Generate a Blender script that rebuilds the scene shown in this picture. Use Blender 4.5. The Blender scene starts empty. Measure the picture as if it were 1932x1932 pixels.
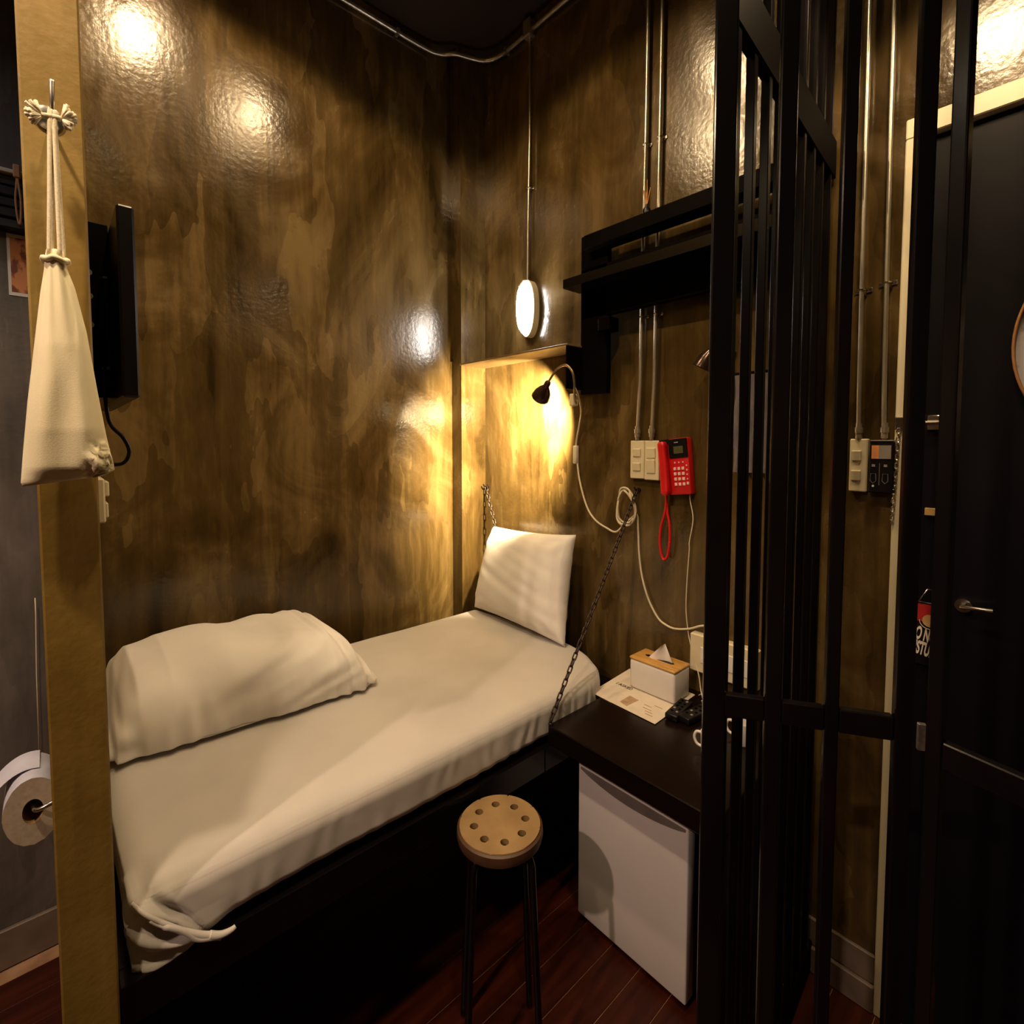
import bpy, bmesh, math, random
from math import sin, cos, pi, radians, sqrt, atan2
from mathutils import Vector, Matrix, noise

random.seed(7)
S = bpy.context.scene
COL = S.collection

# ------------------------------------------------------------------ camera
cd = bpy.data.cameras.new('camera'); cam = bpy.data.objects.new('camera', cd); COL.objects.link(cam)
cam.location = (0, 0, 1.7)
cam.rotation_euler = (radians(87.1), 0, radians(47.93))
cd.sensor_width = 36; cd.lens = 965.2 / 1932 * 36; cd.shift_y = -(966 - 884.5) / 1932
cd.clip_start = 0.02
S.camera = cam

# ------------------------------------------------------------------ world, exposure
w = bpy.data.worlds.new('world'); S.world = w; w.use_nodes = True
w.node_tree.nodes['Background'].inputs[0].default_value = (0.9, 0.75, 0.6, 1)
w.node_tree.nodes['Background'].inputs[1].default_value = 0.0
S.view_settings.view_transform = 'Standard'; S.view_settings.look = 'None'
S.view_settings.exposure = 0.0; S.view_settings.gamma = 1.0; S.view_settings.use_curve_mapping = False

# ------------------------------------------------------------------ ceiling lights (name of spot, place, watts, colour, cone)
WARM = (1.0, 0.70, 0.38)
SPOTS = [
    ('over_bed',      (-1.57, 0.355, 3.60), 58, WARM, 150, 0.22),
    ('cell_front',    (-0.30, 0.330, 3.60), 62, WARM, 122, 0.15),
    ('over_desk',     (-1.27, 0.915, 3.60), 34, WARM, 150, 0.22),
    ('over_entry',    (-0.210, 1.300, 3.02), 38, WARM, 150, 0.25),
    ('corridor',      (-0.40, -2.00, 3.45), 215, (1.0, 0.68, 0.51), 140, 0.4),
    ('lobby',         (-0.72, -0.31, 3.00), 66, (1.0, 0.75, 0.47), 140, 0.4),
    ('washroom',      (-1.65, -0.95, 3.50), 20, (0.86, 0.88, 1.0), 130, 0.5),
]
for nm, loc, watts, colr, size, blend in SPOTS:
    L = bpy.data.lights.new('spot_' + nm, 'SPOT'); L.energy = watts; L.color = colr
    L.spot_size = radians(size); L.spot_blend = blend; L.shadow_soft_size = 0.075 if nm == 'over_entry' else 0.035
    o = bpy.data.objects.new('spot_' + nm, L); o.location = (loc[0], loc[1], loc[2] - 0.012); COL.objects.link(o)

# ================================================================== helpers
def mat(name, base=(0.5, 0.5, 0.5), rough=0.5, metal=0.0, spec=0.5, emit=None, es=0.0, coat=0.0, trans=0.0, sheen=0.0):
    m = bpy.data.materials.new(name); m.use_nodes = True
    b = m.node_tree.nodes['Principled BSDF']
    b.inputs['Base Color'].default_value = (*base, 1); b.inputs['Roughness'].default_value = rough
    b.inputs['Metallic'].default_value = metal; b.inputs['Specular IOR Level'].default_value = spec
    b.inputs['Coat Weight'].default_value = coat; b.inputs['Coat Roughness'].default_value = 0.1
    b.inputs['Sheen Weight'].default_value = sheen
    b.inputs['Transmission Weight'].default_value = trans
    if emit: b.inputs['Emission Color'].default_value = (*emit, 1); b.inputs['Emission Strength'].default_value = es
    return m

def noisy(m, c1, c2, scale=(6, 6, 6), detail=4, bump=0.0, bscale=None, dist=0.002, lo=0.35, hi=0.65, rvar=None):
    """two-tone noise colour and optional bump on a principled material"""
    nt = m.node_tree; N = nt.nodes; Lk = nt.links; b = N['Principled BSDF']
    tc = N.new('ShaderNodeTexCoord'); mp = N.new('ShaderNodeMapping'); mp.inputs['Scale'].default_value = scale
    Lk.new(tc.outputs['Object'], mp.inputs['Vector'])
    n = N.new('ShaderNodeTexNoise'); n.inputs['Scale'].default_value = 1; n.inputs['Detail'].default_value = detail
    Lk.new(mp.outputs[0], n.inputs['Vector'])
    r = N.new('ShaderNodeValToRGB'); r.color_ramp.elements[0].position = lo; r.color_ramp.elements[1].position = hi
    r.color_ramp.elements[0].color = (*c1, 1); r.color_ramp.elements[1].color = (*c2, 1)
    Lk.new(n.outputs['Fac'], r.inputs[0]); Lk.new(r.outputs[0], b.inputs['Base Color'])
    if rvar:
        mr = N.new('ShaderNodeMapRange'); mr.inputs['To Min'].default_value = rvar[0]; mr.inputs['To Max'].default_value = rvar[1]
        Lk.new(n.outputs['Fac'], mr.inputs['Value']); Lk.new(mr.outputs[0], b.inputs['Roughness'])
    if bump:
        n2 = N.new('ShaderNodeTexNoise'); n2.inputs['Scale'].default_value = bscale or 60; n2.inputs['Detail'].default_value = 3
        Lk.new(tc.outputs['Object'], n2.inputs['Vector'])
        bp = N.new('ShaderNodeBump'); bp.inputs['Strength'].default_value = bump; bp.inputs['Distance'].default_value = dist
        Lk.new(n2.outputs['Fac'], bp.inputs['Height']); Lk.new(bp.outputs[0], b.inputs['Normal'])
    return m

def concrete(name, dark, mid, lite, rough=(0.20, 0.42), seed=0.0):
    """polished, streaky troweled cement paint"""
    m = bpy.data.materials.new(name); m.use_nodes = True
    nt = m.node_tree; N = nt.nodes; Lk = nt.links; b = N['Principled BSDF']
    tc = N.new('ShaderNodeTexCoord')
    def nz(scale, detail, rough_=0.5, distort=0.0):
        mp = N.new('ShaderNodeMapping'); mp.inputs['Scale'].default_value = scale; mp.inputs['Location'].default_value = (seed, seed * 1.7, seed * .3)
        Lk.new(tc.outputs['Object'], mp.inputs['Vector'])
        n = N.new('ShaderNodeTexNoise'); n.inputs['Scale'].default_value = 1; n.inputs['Detail'].default_value = detail
        n.inputs['Roughness'].default_value = rough_; n.inputs['Distortion'].default_value = distort
        Lk.new(mp.outputs[0], n.inputs['Vector']); return n.outputs['Fac']
    def math_(op, a, bb):
        x = N.new('ShaderNodeMath'); x.operation = op
        for i, v in enumerate((a, bb)):
            if isinstance(v, (int, float)): x.inputs[i].default_value = v
            else: Lk.new(v, x.inputs[i])
        return x.outputs[0]
    streak = nz((9, 9, 0.6), 5, 0.60, 0.6)
    patch = nz((2.4, 2.4, 1.7), 4, 0.58, 1.8)
    fine = nz((45, 45, 9), 4, 0.6)
    # trowel plates: stretched voronoi cells each with its own tone
    mp = N.new('ShaderNodeMapping'); mp.inputs['Scale'].default_value = (5.5, 5.5, 1.7); mp.inputs['Rotation'].default_value = (0.12, -0.12, 0)
    mp.inputs['Location'].default_value = (seed * 2, 0, seed)
    Lk.new(tc.outputs['Object'], mp.inputs['Vector'])
    wob = N.new('ShaderNodeTexNoise'); wob.inputs['Scale'].default_value = 2.2; Lk.new(mp.outputs[0], wob.inputs['Vector'])
    mixv = N.new('ShaderNodeVectorMath'); mixv.operation = 'MULTIPLY_ADD'; mixv.inputs[1].default_value = (.9, .9, .9)
    Lk.new(wob.outputs['Color'], mixv.inputs[0]); Lk.new(mp.outputs[0], mixv.inputs[2])
    vo = N.new('ShaderNodeTexVoronoi'); vo.inputs['Scale'].default_value = 1.0; Lk.new(mixv.outputs[0], vo.inputs['Vector'])
    sep = N.new('ShaderNodeSeparateColor'); Lk.new(vo.outputs['Color'], sep.inputs[0])
    v = math_('ADD', math_('MULTIPLY', streak, 0.42), math_('MULTIPLY', patch, 0.50))
    v = math_('ADD', v, math_('MULTIPLY', fine, 0.12))
    v = math_('ADD', v, math_('MULTIPLY', sep.outputs[0], 0.12))
    r = N.new('ShaderNodeValToRGB'); e = r.color_ramp.elements
    e[0].position = 0.42; e[0].color = (*dark, 1); e[1].position = 0.76; e[1].color = (*lite, 1)
    k = r.color_ramp.elements.new(0.58); k.color = (*mid, 1)
    Lk.new(v, r.inputs[0]); Lk.new(r.outputs[0], b.inputs['Base Color'])
    mr = N.new('ShaderNodeMapRange'); mr.inputs['From Min'].default_value = .3; mr.inputs['From Max'].default_value = .7
    mr.inputs['To Min'].default_value = rough[0]; mr.inputs['To Max'].default_value = rough[1]
    Lk.new(patch, mr.inputs['Value']); Lk.new(mr.outputs[0], b.inputs['Roughness'])
    n2 = N.new('ShaderNodeTexNoise'); n2.inputs['Scale'].default_value = 55; n2.inputs['Detail'].default_value = 4
    Lk.new(tc.outputs['Object'], n2.inputs['Vector'])
    h = math_('ADD', math_('MULTIPLY', n2.outputs['Fac'], 0.5), math_('MULTIPLY', streak, 0.5))
    bp = N.new('ShaderNodeBump'); bp.inputs['Strength'].default_value = 0.42; bp.inputs['Distance'].default_value = 0.004
    Lk.new(h, bp.inputs['Height']); Lk.new(bp.outputs[0], b.inputs['Normal'])
    return m

class MB:
    """collects shapes in one bmesh"""
    def __init__(s): s.bm = bmesh.new()
    def obox(s, c, U, V, W, hu, hv, hw, bev=0.0, seg=1):
        U, V, W = Vector(U).normalized(), Vector(V).normalized(), Vector(W).normalized()
        M = Matrix(((U.x * hu * 2, V.x * hv * 2, W.x * hw * 2, c[0]), (U.y * hu * 2, V.y * hv * 2, W.y * hw * 2, c[1]), (U.z * hu * 2, V.z * hv * 2, W.z * hw * 2, c[2]), (0, 0, 0, 1)))
        g = bmesh.ops.create_cube(s.bm, size=1, matrix=M)
        if M.determinant() < 0: bmesh.ops.reverse_faces(s.bm, faces=list({f for v in g['verts'] for f in v.link_faces}))
        if bev > 0:
            ed = list({e for v in g['verts'] for e in v.link_edges})
            bmesh.ops.bevel(s.bm, geom=ed, offset=bev, segments=seg, profile=0.5, affect='EDGES')
        return s
    def box(s, x0, x1, y0, y1, z0, z1, bev=0.0, seg=1):
        return s.obox(((x0 + x1) / 2, (y0 + y1) / 2, (z0 + z1) / 2), (1, 0, 0), (0, 1, 0), (0, 0, 1), (x1 - x0) / 2, (y1 - y0) / 2, (z1 - z0) / 2, bev, seg)
    def tube(s, pts, r, n=10, closed=False, cap=True):
        P = [Vector(p) for p in pts]; m = len(P); R = r if isinstance(r, (list, tuple)) else [r] * m
        T = []
        for i in range(m):
            a = P[(i - 1) % m] if (closed or i > 0) else P[i]; b = P[(i + 1) % m] if (closed or i < m - 1) else P[i]
            T.append((b - a).normalized())
        up = Vector((0, 0, 1)) if abs(T[0].z) < 0.9 else Vector((1, 0, 0))
        nrm = (up - T[0] * up.dot(T[0])).normalized(); rings = []
        for i in range(m):
            nrm = (nrm - T[i] * nrm.dot(T[i]))
            nrm = nrm.normalized() if nrm.length > 1e-6 else T[i].orthogonal().normalized()
            bn = T[i].cross(nrm)
            rings.append([s.bm.verts.new(P[i] + (nrm * cos(2 * pi * k / n) + bn * sin(2 * pi * k / n)) * R[i]) for k in range(n)])
        for i in range(m if closed else m - 1):
            A, B = rings[i], rings[(i + 1) % m]
            for k in range(n): s.bm.faces.new((A[k], A[(k + 1) % n], B[(k + 1) % n], B[k]))
        if cap and not closed:
            s.bm.faces.new(list(reversed(rings[0]))); s.bm.faces.new(rings[-1])
        return s
    def lathe(s, prof, o=(0, 0, 0), axis=(0, 0, 1), n=28, closed=False):
        """prof: list of (radius, height along axis)"""
        A = Vector(axis).normalized(); X = A.orthogonal().normalized(); Y = A.cross(X); O = Vector(o); rings = []
        for rr, h in prof:
            if rr < 1e-6: rings.append([s.bm.verts.new(O + A * h)])
            else: rings.append([s.bm.verts.new(O + A * h + (X * cos(2 * pi * k / n) + Y * sin(2 * pi * k / n)) * rr) for k in range(n)])
        m = len(rings)
        for i in range(m if closed else m - 1):
            a, b = rings[i], rings[(i + 1) % m]
            for k in range(n):
                k2 = (k + 1) % n
                if len(a) == 1 and len(b) == 1: continue
                if len(a) == 1: s.bm.faces.new((a[0], b[k2], b[k]))
                elif len(b) == 1: s.bm.faces.new((a[k], a[k2], b[0]))
                else: s.bm.faces.new((a[k], a[k2], b[k2], b[k]))
        return s
    def prism(s, poly, ext):
        """poly: list of 3d points, ext: vector"""
        E_ = Vector(ext); a = [s.bm.verts.new(Vector(p)) for p in poly]; b = [s.bm.verts.new(Vector(p) + E_) for p in poly]
        n = len(poly); s.bm.faces.new(list(reversed(a))); s.bm.faces.new(b)
        for i in range(n): s.bm.faces.new((a[i], a[(i + 1) % n], b[(i + 1) % n], b[i]))
        return s
    def grid(s, fn, nu, nv, wrapu=False, wrapv=False):
        g = [[s.bm.verts.new(fn(i / (nu if wrapu else nu - 1), j / (nv if wrapv else nv - 1))) for j in range(nv)] for i in range(nu)]
        for i in range(nu if wrapu else nu - 1):
            for j in range(nv if wrapv else nv - 1):
                try: s.bm.faces.new((g[i][j], g[(i + 1) % nu][j], g[(i + 1) % nu][(j + 1) % nv], g[i][(j + 1) % nv]))
                except ValueError: pass
        return s
    def mesh(s, name, m, smooth=False, fix=True):
        if fix:
            bmesh.ops.remove_doubles(s.bm, verts=s.bm.verts, dist=1e-5)
            bmesh.ops.recalc_face_normals(s.bm, faces=s.bm.faces)
        me = bpy.data.meshes.new(name); s.bm.to_mesh(me); s.bm.free()
        if m: me.materials.append(m)
        if smooth is True:
            for p in me.polygons: p.use_smooth = True
        elif smooth:
            for p in me.polygons: p.use_smooth = True
            try: me.set_sharp_from_angle(angle=radians(smooth))
            except Exception: pass
        return me
    def build(s, name, m, parent=None, smooth=False, fix=True):
        o = bpy.data.objects.new(name, s.mesh(name, m, smooth, fix)); COL.objects.link(o)
        if parent is not None: attach(o, parent)
        return o

def attach(o, parent):
    o.parent = parent
    r = parent; off = Vector((0, 0, 0))
    while r is not None: off += r.location; r = r.parent
    o.matrix_parent_inverse = Matrix.Translation(-off)

def tag(o, label=None, cat=None, group=None, kind=None):
    if label: o['label'] = label
    if cat: o['category'] = cat
    if group: o['group'] = group
    if kind: o['kind'] = kind
    return o
def thing(name, label, cat, loc=(0, 0, 0), group=None):
    o = bpy.data.objects.new(name, None); COL.objects.link(o); o.location = loc; o.empty_display_size = 0.05
    return tag(o, label, cat, group)
def struct(o, label=None): return tag(o, label, None, None, 'structure')
def inst(src, name, parent, M):
    """object sharing mesh data, placed by world matrix (parent unrotated)"""
    o = bpy.data.objects.new(name, src); COL.objects.link(o); o.matrix_basis = M
    if parent is not None: attach(o, parent)
    return o
def text_mesh(txt, size, m, name, parent, origin, right, up, shear=0.0, sx=1.0, thick=0.0006, align='CENTER', bold=0.0):
    cu = bpy.data.curves.new('txt', 'FONT'); cu.body = txt; cu.size = size; cu.align_x = align; cu.align_y = 'CENTER'; cu.extrude = thick; cu.shear = shear; cu.offset = bold
    to = bpy.data.objects.new('txt', cu); me = bpy.data.meshes.new_from_object(to); bpy.data.objects.remove(to); bpy.data.curves.remove(cu)
    R = Vector(right).normalized(); U = Vector(up).normalized(); W = R.cross(U)
    for v in me.vertices:
        c = v.co.copy(); v.co = Vector(origin) + R * c.x * sx + U * c.y + W * c.z
    me.materials.clear(); me.materials.append(m); me.name = name
    o = bpy.data.objects.new(name, me); COL.objects.link(o); attach(o, parent); return o
def catmull(P, k=6, closed=False):
    P = [Vector(p) for p in P]; out = []; n = len(P)
    for i in range(n if closed else n - 1):
        if closed: a, b, c, d = P[(i - 1) % n], P[i], P[(i + 1) % n], P[(i + 2) % n]
        else: a, b, c, d = P[max(i - 1, 0)], P[i], P[i + 1], P[min(i + 2, n - 1)]
        for j in range(k):
            t = j / k
            out.append(0.5 * ((2 * b) + (c - a) * t + (2 * a - 5 * b + 4 * c - d) * t * t + (3 * b - a - 3 * c + d) * t ** 3))
    if not closed: out.append(P[-1])
    return out
def lerp(a, b, t): return a + (b - a) * t
def table(T, x):
    if x <= T[0][0]: return T[0][1]
    for (a, u), (b, v) in zip(T, T[1:]):
        if x <= b: return lerp(u, v, (x - a) / (b - a))
    return T[-1][1]

# ================================================================== materials
M = {}
M['wall'] = concrete('olive_cement', (0.026, 0.0155, 0.0045), (0.075, 0.046, 0.014), (0.175, 0.118, 0.043), (0.13, 0.30))
M['wall_b'] = concrete('olive_cement_back', (0.028, 0.017, 0.005), (0.078, 0.048, 0.015), (0.165, 0.112, 0.042), (0.13, 0.30), seed=3.1)
M['greyw'] = concrete('grey_cement', (0.055, 0.045, 0.040), (0.10, 0.084, 0.074), (0.16, 0.135, 0.12), (0.4, 0.6), seed=8.0)
M['pillar'] = concrete('ochre_cement', (0.135, 0.083, 0.015), (0.205, 0.128, 0.025), (0.27, 0.178, 0.040), (0.35, 0.5), seed=5.3)
M['ceil'] = noisy(mat('dark_ceiling', rough=0.55), (0.012, 0.005, 0.003), (0.03, 0.016, 0.008), (2, 2, 2), bump=0.2)
M['plank'] = mat('red_brown_floorboard', rough=0.35, spec=0.3)
noisy(M['plank'], (0.022, 0.0032, 0.001), (0.060, 0.010, 0.003), (22, 1.6, 22), 5, 0.12, 40, rvar=(0.28, 0.5))
M['gap'] = noisy(mat('board_joint', rough=0.9), (0.22, 0.11, 0.05), (0.40, 0.23, 0.12), (9, 9, 9))
M['base'] = noisy(mat('grey_baseboard', rough=0.55), (0.13, 0.095, 0.07), (0.18, 0.135, 0.10), (12, 12, 12))
M['trim'] = noisy(mat('cream_frame_paint', rough=0.45), (0.60, 0.54, 0.40), (0.68, 0.62, 0.47), (8, 8, 3), bump=0.08)
M['doorp'] = noisy(mat('black_door_paint', rough=0.5, spec=0.12), (0.0025, 0.002, 0.004), (0.004, 0.003, 0.006), (3, 3, 3))
M['blk'] = noisy(mat('black_gloss_steel', rough=0.2, spec=0.28), (0.003, 0.0025, 0.003), (0.005, 0.0035, 0.004), (9, 9, 4), bump=0.03, bscale=90)
M['blkp'] = noisy(mat('black_bar_paint', rough=0.3, spec=0.06), (0.003, 0.0025, 0.003), (0.005, 0.0035, 0.004), (9, 9, 4))
M['blkm'] = noisy(mat('black_satin_steel', rough=0.55, spec=0.02), (0.002, 0.0014, 0.0014), (0.0035, 0.0024, 0.0024), (9, 9, 9))
M['desk'] = noisy(mat('black_brown_lacquer', rough=0.25, spec=0.3), (0.004, 0.002, 0.002), (0.007, 0.003, 0.0025), (2, 14, 14), bump=0.03)
M['plas'] = noisy(mat('black_plastic', rough=0.35, spec=0.25), (0.004, 0.004, 0.005), (0.007, 0.006, 0.007), (20, 20, 20))
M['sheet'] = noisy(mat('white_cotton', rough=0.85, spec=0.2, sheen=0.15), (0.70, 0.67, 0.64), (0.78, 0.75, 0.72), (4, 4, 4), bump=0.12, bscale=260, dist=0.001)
M['sheet_dim'] = noisy(mat('white_cotton_dimmed', rough=0.85, spec=0.2, sheen=0.15), (0.48, 0.455, 0.43), (0.545, 0.515, 0.49), (4, 4, 4), bump=0.12, bscale=260, dist=0.001)  # same white cotton, dimmer light on the mattress put into the colour
M['canvas'] = noisy(mat('natural_canvas', rough=0.9, spec=0.15), (0.74, 0.66, 0.44), (0.82, 0.74, 0.52), (18, 18, 5), bump=0.2, bscale=500, dist=0.001)
M['rope'] = noisy(mat('cotton_rope', rough=0.9, spec=0.15), (0.66, 0.58, 0.43), (0.76, 0.68, 0.52), (300, 300, 300), bump=0.4, bscale=600, dist=0.001)
M['whitep'] = noisy(mat('white_plastic', rough=0.35), (0.66, 0.63, 0.60), (0.72, 0.69, 0.66), (6, 6, 6))
M['cream'] = noisy(mat('cream_plastic', rough=0.38), (0.62, 0.55, 0.38), (0.68, 0.61, 0.43), (10, 10, 10))
M['cord'] = noisy(mat('cream_cord', rough=0.5), (0.60, 0.53, 0.38), (0.66, 0.58, 0.43), (30, 30, 30))
M['steel'] = noisy(mat('galvanised_conduit', rough=0.34, metal=0.85), (0.42, 0.38, 0.30), (0.60, 0.56, 0.47), (40, 40, 6))
M['chrome'] = noisy(mat('bright_steel', rough=0.2, metal=1.0), (0.60, 0.57, 0.53), (0.72, 0.69, 0.66), (20, 20, 20))
M['chain'] = noisy(mat('dark_chain_steel', rough=0.35, metal=0.7), (0.022, 0.014, 0.012), (0.06, 0.042, 0.035), (70, 70, 70))
M['red'] = noisy(mat('red_phone_plastic', rough=0.4), (0.50, 0.004, 0.006), (0.58, 0.008, 0.010), (9, 9, 9))
M['bamboo'] = noisy(mat('bamboo_lid', rough=0.45), (0.42, 0.22, 0.05), (0.56, 0.32, 0.09), (12, 90, 12), 4)
M['paper'] = noisy(mat('printed_paper', rough=0.7), (0.62, 0.55, 0.46), (0.70, 0.62, 0.53), (16, 16, 16))
M['print'] = noisy(mat('dark_print', rough=0.7), (0.05, 0.035, 0.03), (0.09, 0.06, 0.05), (60, 60, 60))
M['printb'] = noisy(mat('brown_print', rough=0.7), (0.34, 0.22, 0.13), (0.46, 0.33, 0.22), (45, 45, 45))
M['tissue'] = noisy(mat('soft_tissue', rough=0.9), (0.74, 0.71, 0.68), (0.80, 0.77, 0.75), (30, 30, 30))
M['tpaper'] = noisy(mat('toilet_tissue', rough=0.95), (0.50, 0.50, 0.57), (0.56, 0.56, 0.63), (20, 20, 20), bump=0.2, bscale=200)
M['tpend'] = noisy(mat('rolled_paper_edge', rough=0.95), (0.42, 0.34, 0.24), (0.50, 0.41, 0.31), (5, 120, 120))
M['core'] = noisy(mat('cardboard_core', rough=0.9), (0.26, 0.15, 0.06), (0.34, 0.21, 0.09), (20, 20, 20))
M['fridge'] = noisy(mat('white_enamel', rough=0.4), (0.74, 0.69, 0.68), (0.80, 0.75, 0.74), (3, 3, 3), bump=0.05, bscale=200)
M['fgrey'] = noisy(mat('grey_handle_plastic', rough=0.4), (0.20, 0.17, 0.155), (0.25, 0.215, 0.20), (12, 12, 12))
M['fbody'] = noisy(mat('dark_fridge_body', rough=0.4), (0.018, 0.012, 0.016), (0.03, 0.022, 0.028), (6, 6, 6))
M['seat'] = noisy(mat('brown_seat_pad', rough=0.6), (0.23, 0.14, 0.055), (0.30, 0.19, 0.08), (14, 14, 14), bump=0.15, bscale=180)
M['seatrim'] = noisy(mat('dark_seat_rim', rough=0.5), (0.05, 0.02, 0.010), (0.08, 0.035, 0.018), (20, 20, 20))
M['lens'] = mat('lit_glass', (0.9, 0.9, 0.9), 0.3, emit=(1.0, 0.93, 0.86), es=60)
M['bulb'] = mat('warm_bulb', (0.9, 0.85, 0.7), 0.3, emit=(1.0, 0.80, 0.46), es=40)
M['shade'] = noisy(mat('dark_bronze_shade', rough=0.22, metal=0.6), (0.045, 0.025, 0.02), (0.07, 0.04, 0.03), (30, 30, 30))
M['neck'] = noisy(mat('bronze_gooseneck', rough=0.35, metal=0.8), (0.30, 0.22, 0.13), (0.42, 0.32, 0.20), (60, 60, 60))
M['lcd'] = noisy(mat('lcd_window', rough=0.25), (0.075, 0.07, 0.03), (0.10, 0.095, 0.05), (60, 60, 60))
M['key'] = noisy(mat('pale_key', rough=0.5), (0.70, 0.42, 0.40), (0.80, 0.55, 0.52), (80, 80, 80))
M['orange'] = noisy(mat('orange_print', rough=0.6), (0.55, 0.20, 0.06), (0.72, 0.30, 0.10), (20, 20, 20))
M['poster'] = noisy(mat('orange_brown_picture', rough=0.6), (0.20, 0.045, 0.015), (0.66, 0.25, 0.085), (0.1, 34, 22), 3, lo=0.42, hi=0.52)
M['reed'] = noisy(mat('orange_reed', rough=0.7), (0.55, 0.24, 0.07), (0.66, 0.31, 0.10), (90, 90, 20))
M['strap'] = noisy(mat('tan_strap', rough=0.8), (0.42, 0.20, 0.09), (0.52, 0.26, 0.12), (90, 90, 20))
M['navy'] = noisy(mat('dark_slat', rough=0.45), (0.005, 0.004, 0.009), (0.009, 0.007, 0.014), (4, 20, 20))
M['rust'] = noisy(mat('aged_enamel', rough=0.45), (0.14, 0.055, 0.02), (0.55, 0.52, 0.56), (9, 9, 12), 5, lo=0.42, hi=0.52)
M['rim'] = noisy(mat('rusted_rim', rough=0.5), (0.30, 0.13, 0.05), (0.42, 0.20, 0.08), (30, 30, 30))
M['signred'] = noisy(mat('red_sign_print', rough=0.6), (0.30, 0.004, 0.004), (0.40, 0.010, 0.008), (20, 20, 20))
M['signtan'] = noisy(mat('tan_sign_print', rough=0.6), (0.42, 0.25, 0.08), (0.55, 0.36, 0.14), (50, 50, 50))
M['signw'] = noisy(mat('pale_sign_print', rough=0.6), (0.62, 0.56, 0.50), (0.70, 0.64, 0.57), (50, 50, 50))
M['towel'] = noisy(mat('grey_towel', rough=0.95), (0.09, 0.075, 0.095), (0.15, 0.13, 0.15), (40, 40, 14), bump=0.5, bscale=300)
M['weld'] = noisy(mat('bare_weld_steel', rough=0.35, metal=0.9), (0.28, 0.24, 0.22), (0.48, 0.43, 0.40), (90, 90, 90))

def wrinkles(m, scale, strength, dist, stretch=(1, 1, 1)):
    nt = m.node_tree; N = nt.nodes; Lk = nt.links; b = N['Principled BSDF']
    old = b.inputs['Normal'].links[0].from_socket if b.inputs['Normal'].links else None
    tc = N.new('ShaderNodeTexCoord'); mp = N.new('ShaderNodeMapping'); mp.inputs['Scale'].default_value = stretch; mp.inputs['Rotation'].default_value = (0.5, 0.2, 0.4)
    Lk.new(tc.outputs['Object'], mp.inputs['Vector'])
    n = N.new('ShaderNodeTexNoise'); n.inputs['Scale'].default_value = scale; n.inputs['Detail'].default_value = 1.5; n.inputs['Distortion'].default_value = 0.5
    Lk.new(mp.outputs[0], n.inputs['Vector'])
    rp = N.new('ShaderNodeMath'); rp.operation = 'SUBTRACT'; rp.inputs[1].default_value = 0.5; Lk.new(n.outputs['Fac'], rp.inputs[0])
    ab = N.new('ShaderNodeMath'); ab.operation = 'ABSOLUTE'; Lk.new(rp.outputs[0], ab.inputs[0])
    pw = N.new('ShaderNodeMath'); pw.operation = 'POWER'; pw.inputs[1].default_value = 1.2; Lk.new(ab.outputs[0], pw.inputs[0])
    bp = N.new('ShaderNodeBump'); bp.inputs['Strength'].default_value = strength; bp.inputs['Distance'].default_value = dist
    Lk.new(pw.outputs[0], bp.inputs['Height'])
    if old: Lk.new(old, bp.inputs['Normal'])
    Lk.new(bp.outputs[0], b.inputs['Normal'])
wrinkles(M['sheet'], 5.0, 0.42, 0.016, (1.2, 0.8, 1.6))
wrinkles(M['sheet_dim'], 4.0, 0.16, 0.010, (1.6, 0.8, 1))
wrinkles(M['canvas'], 26, 0.35, 0.004, (1, 1.5, .35))

# ================================================================== room shell
XL, YB, ZC = -2.275, 1.78, 3.72
XR, YF = 1.70, -2.70
o = MB().box(XL - .1, XR + .1, YF - .1, YB + .1, -0.12, -0.004).build('floor', M['gap']); struct(o); floor = o
PW = 0.1095
pm = MB().box(-PW / 2 + .0014, PW / 2 - .0014, YF, YB, -0.004, 0.0, bev=0.0006).mesh('plank', M['plank'])
x = -1.219 - PW * 10 + PW / 2; k = 0
while x < XR:
    if x - PW / 2 > XL - 0.02:
        me = pm if abs(x) < 9 else pm
        inst(me, 'plank', floor, Matrix.Translation((x, 0, 0)))
    x += PW
struct(MB().box(XL - .1, XR + .1, YF - .1, YB + .1, ZC, ZC + .1).build('ceiling', M['ceil']))
struct(MB().box(XL - .1, XL, .03, YB + .1, 0, ZC).build('wall_left', M['wall']))
struct(MB().box(XL - .1, XL, YF - .1, .03, 0, ZC).build('wall_left', M['greyw']), 'grey cement wall beyond the partition')
# back wall with the door opening
DX0, DX1, DZ = -0.350, 0.62, 2.578
b = MB(); b.box(XL, DX0, YB, YB + .1, 0, ZC); b.box(DX0, DX1, YB, YB + .1, DZ, ZC); b.box(DX1, XR, YB, YB + .1, 0, ZC)
struct(b.build('wall_back', M['wall_b'], fix=False))
struct(MB().box(XL, -2.19, 1.618, YB, 0, ZC).build('wall_corner', M['wall']), 'square pier standing proud in the corner')
struct(MB().box(XR, XR + .1, YF, YB, 0, ZC).build('wall_right', M['wall_b']))
struct(MB().box(XL, XR, YF - .1, YF, 0, ZC).build('wall_front', M['wall_b']))
# partition at the bed foot: thin wall with a thicker end pillar
b = MB(); b.box(XL, -1.19, 0.008, 0.056, 0, ZC); b.box(-1.19, -1.12, -0.0175, 0.0595, 0, ZC, bev=0.003)
struct(b.build('wall_partition', M['pillar'], fix=False))

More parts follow.
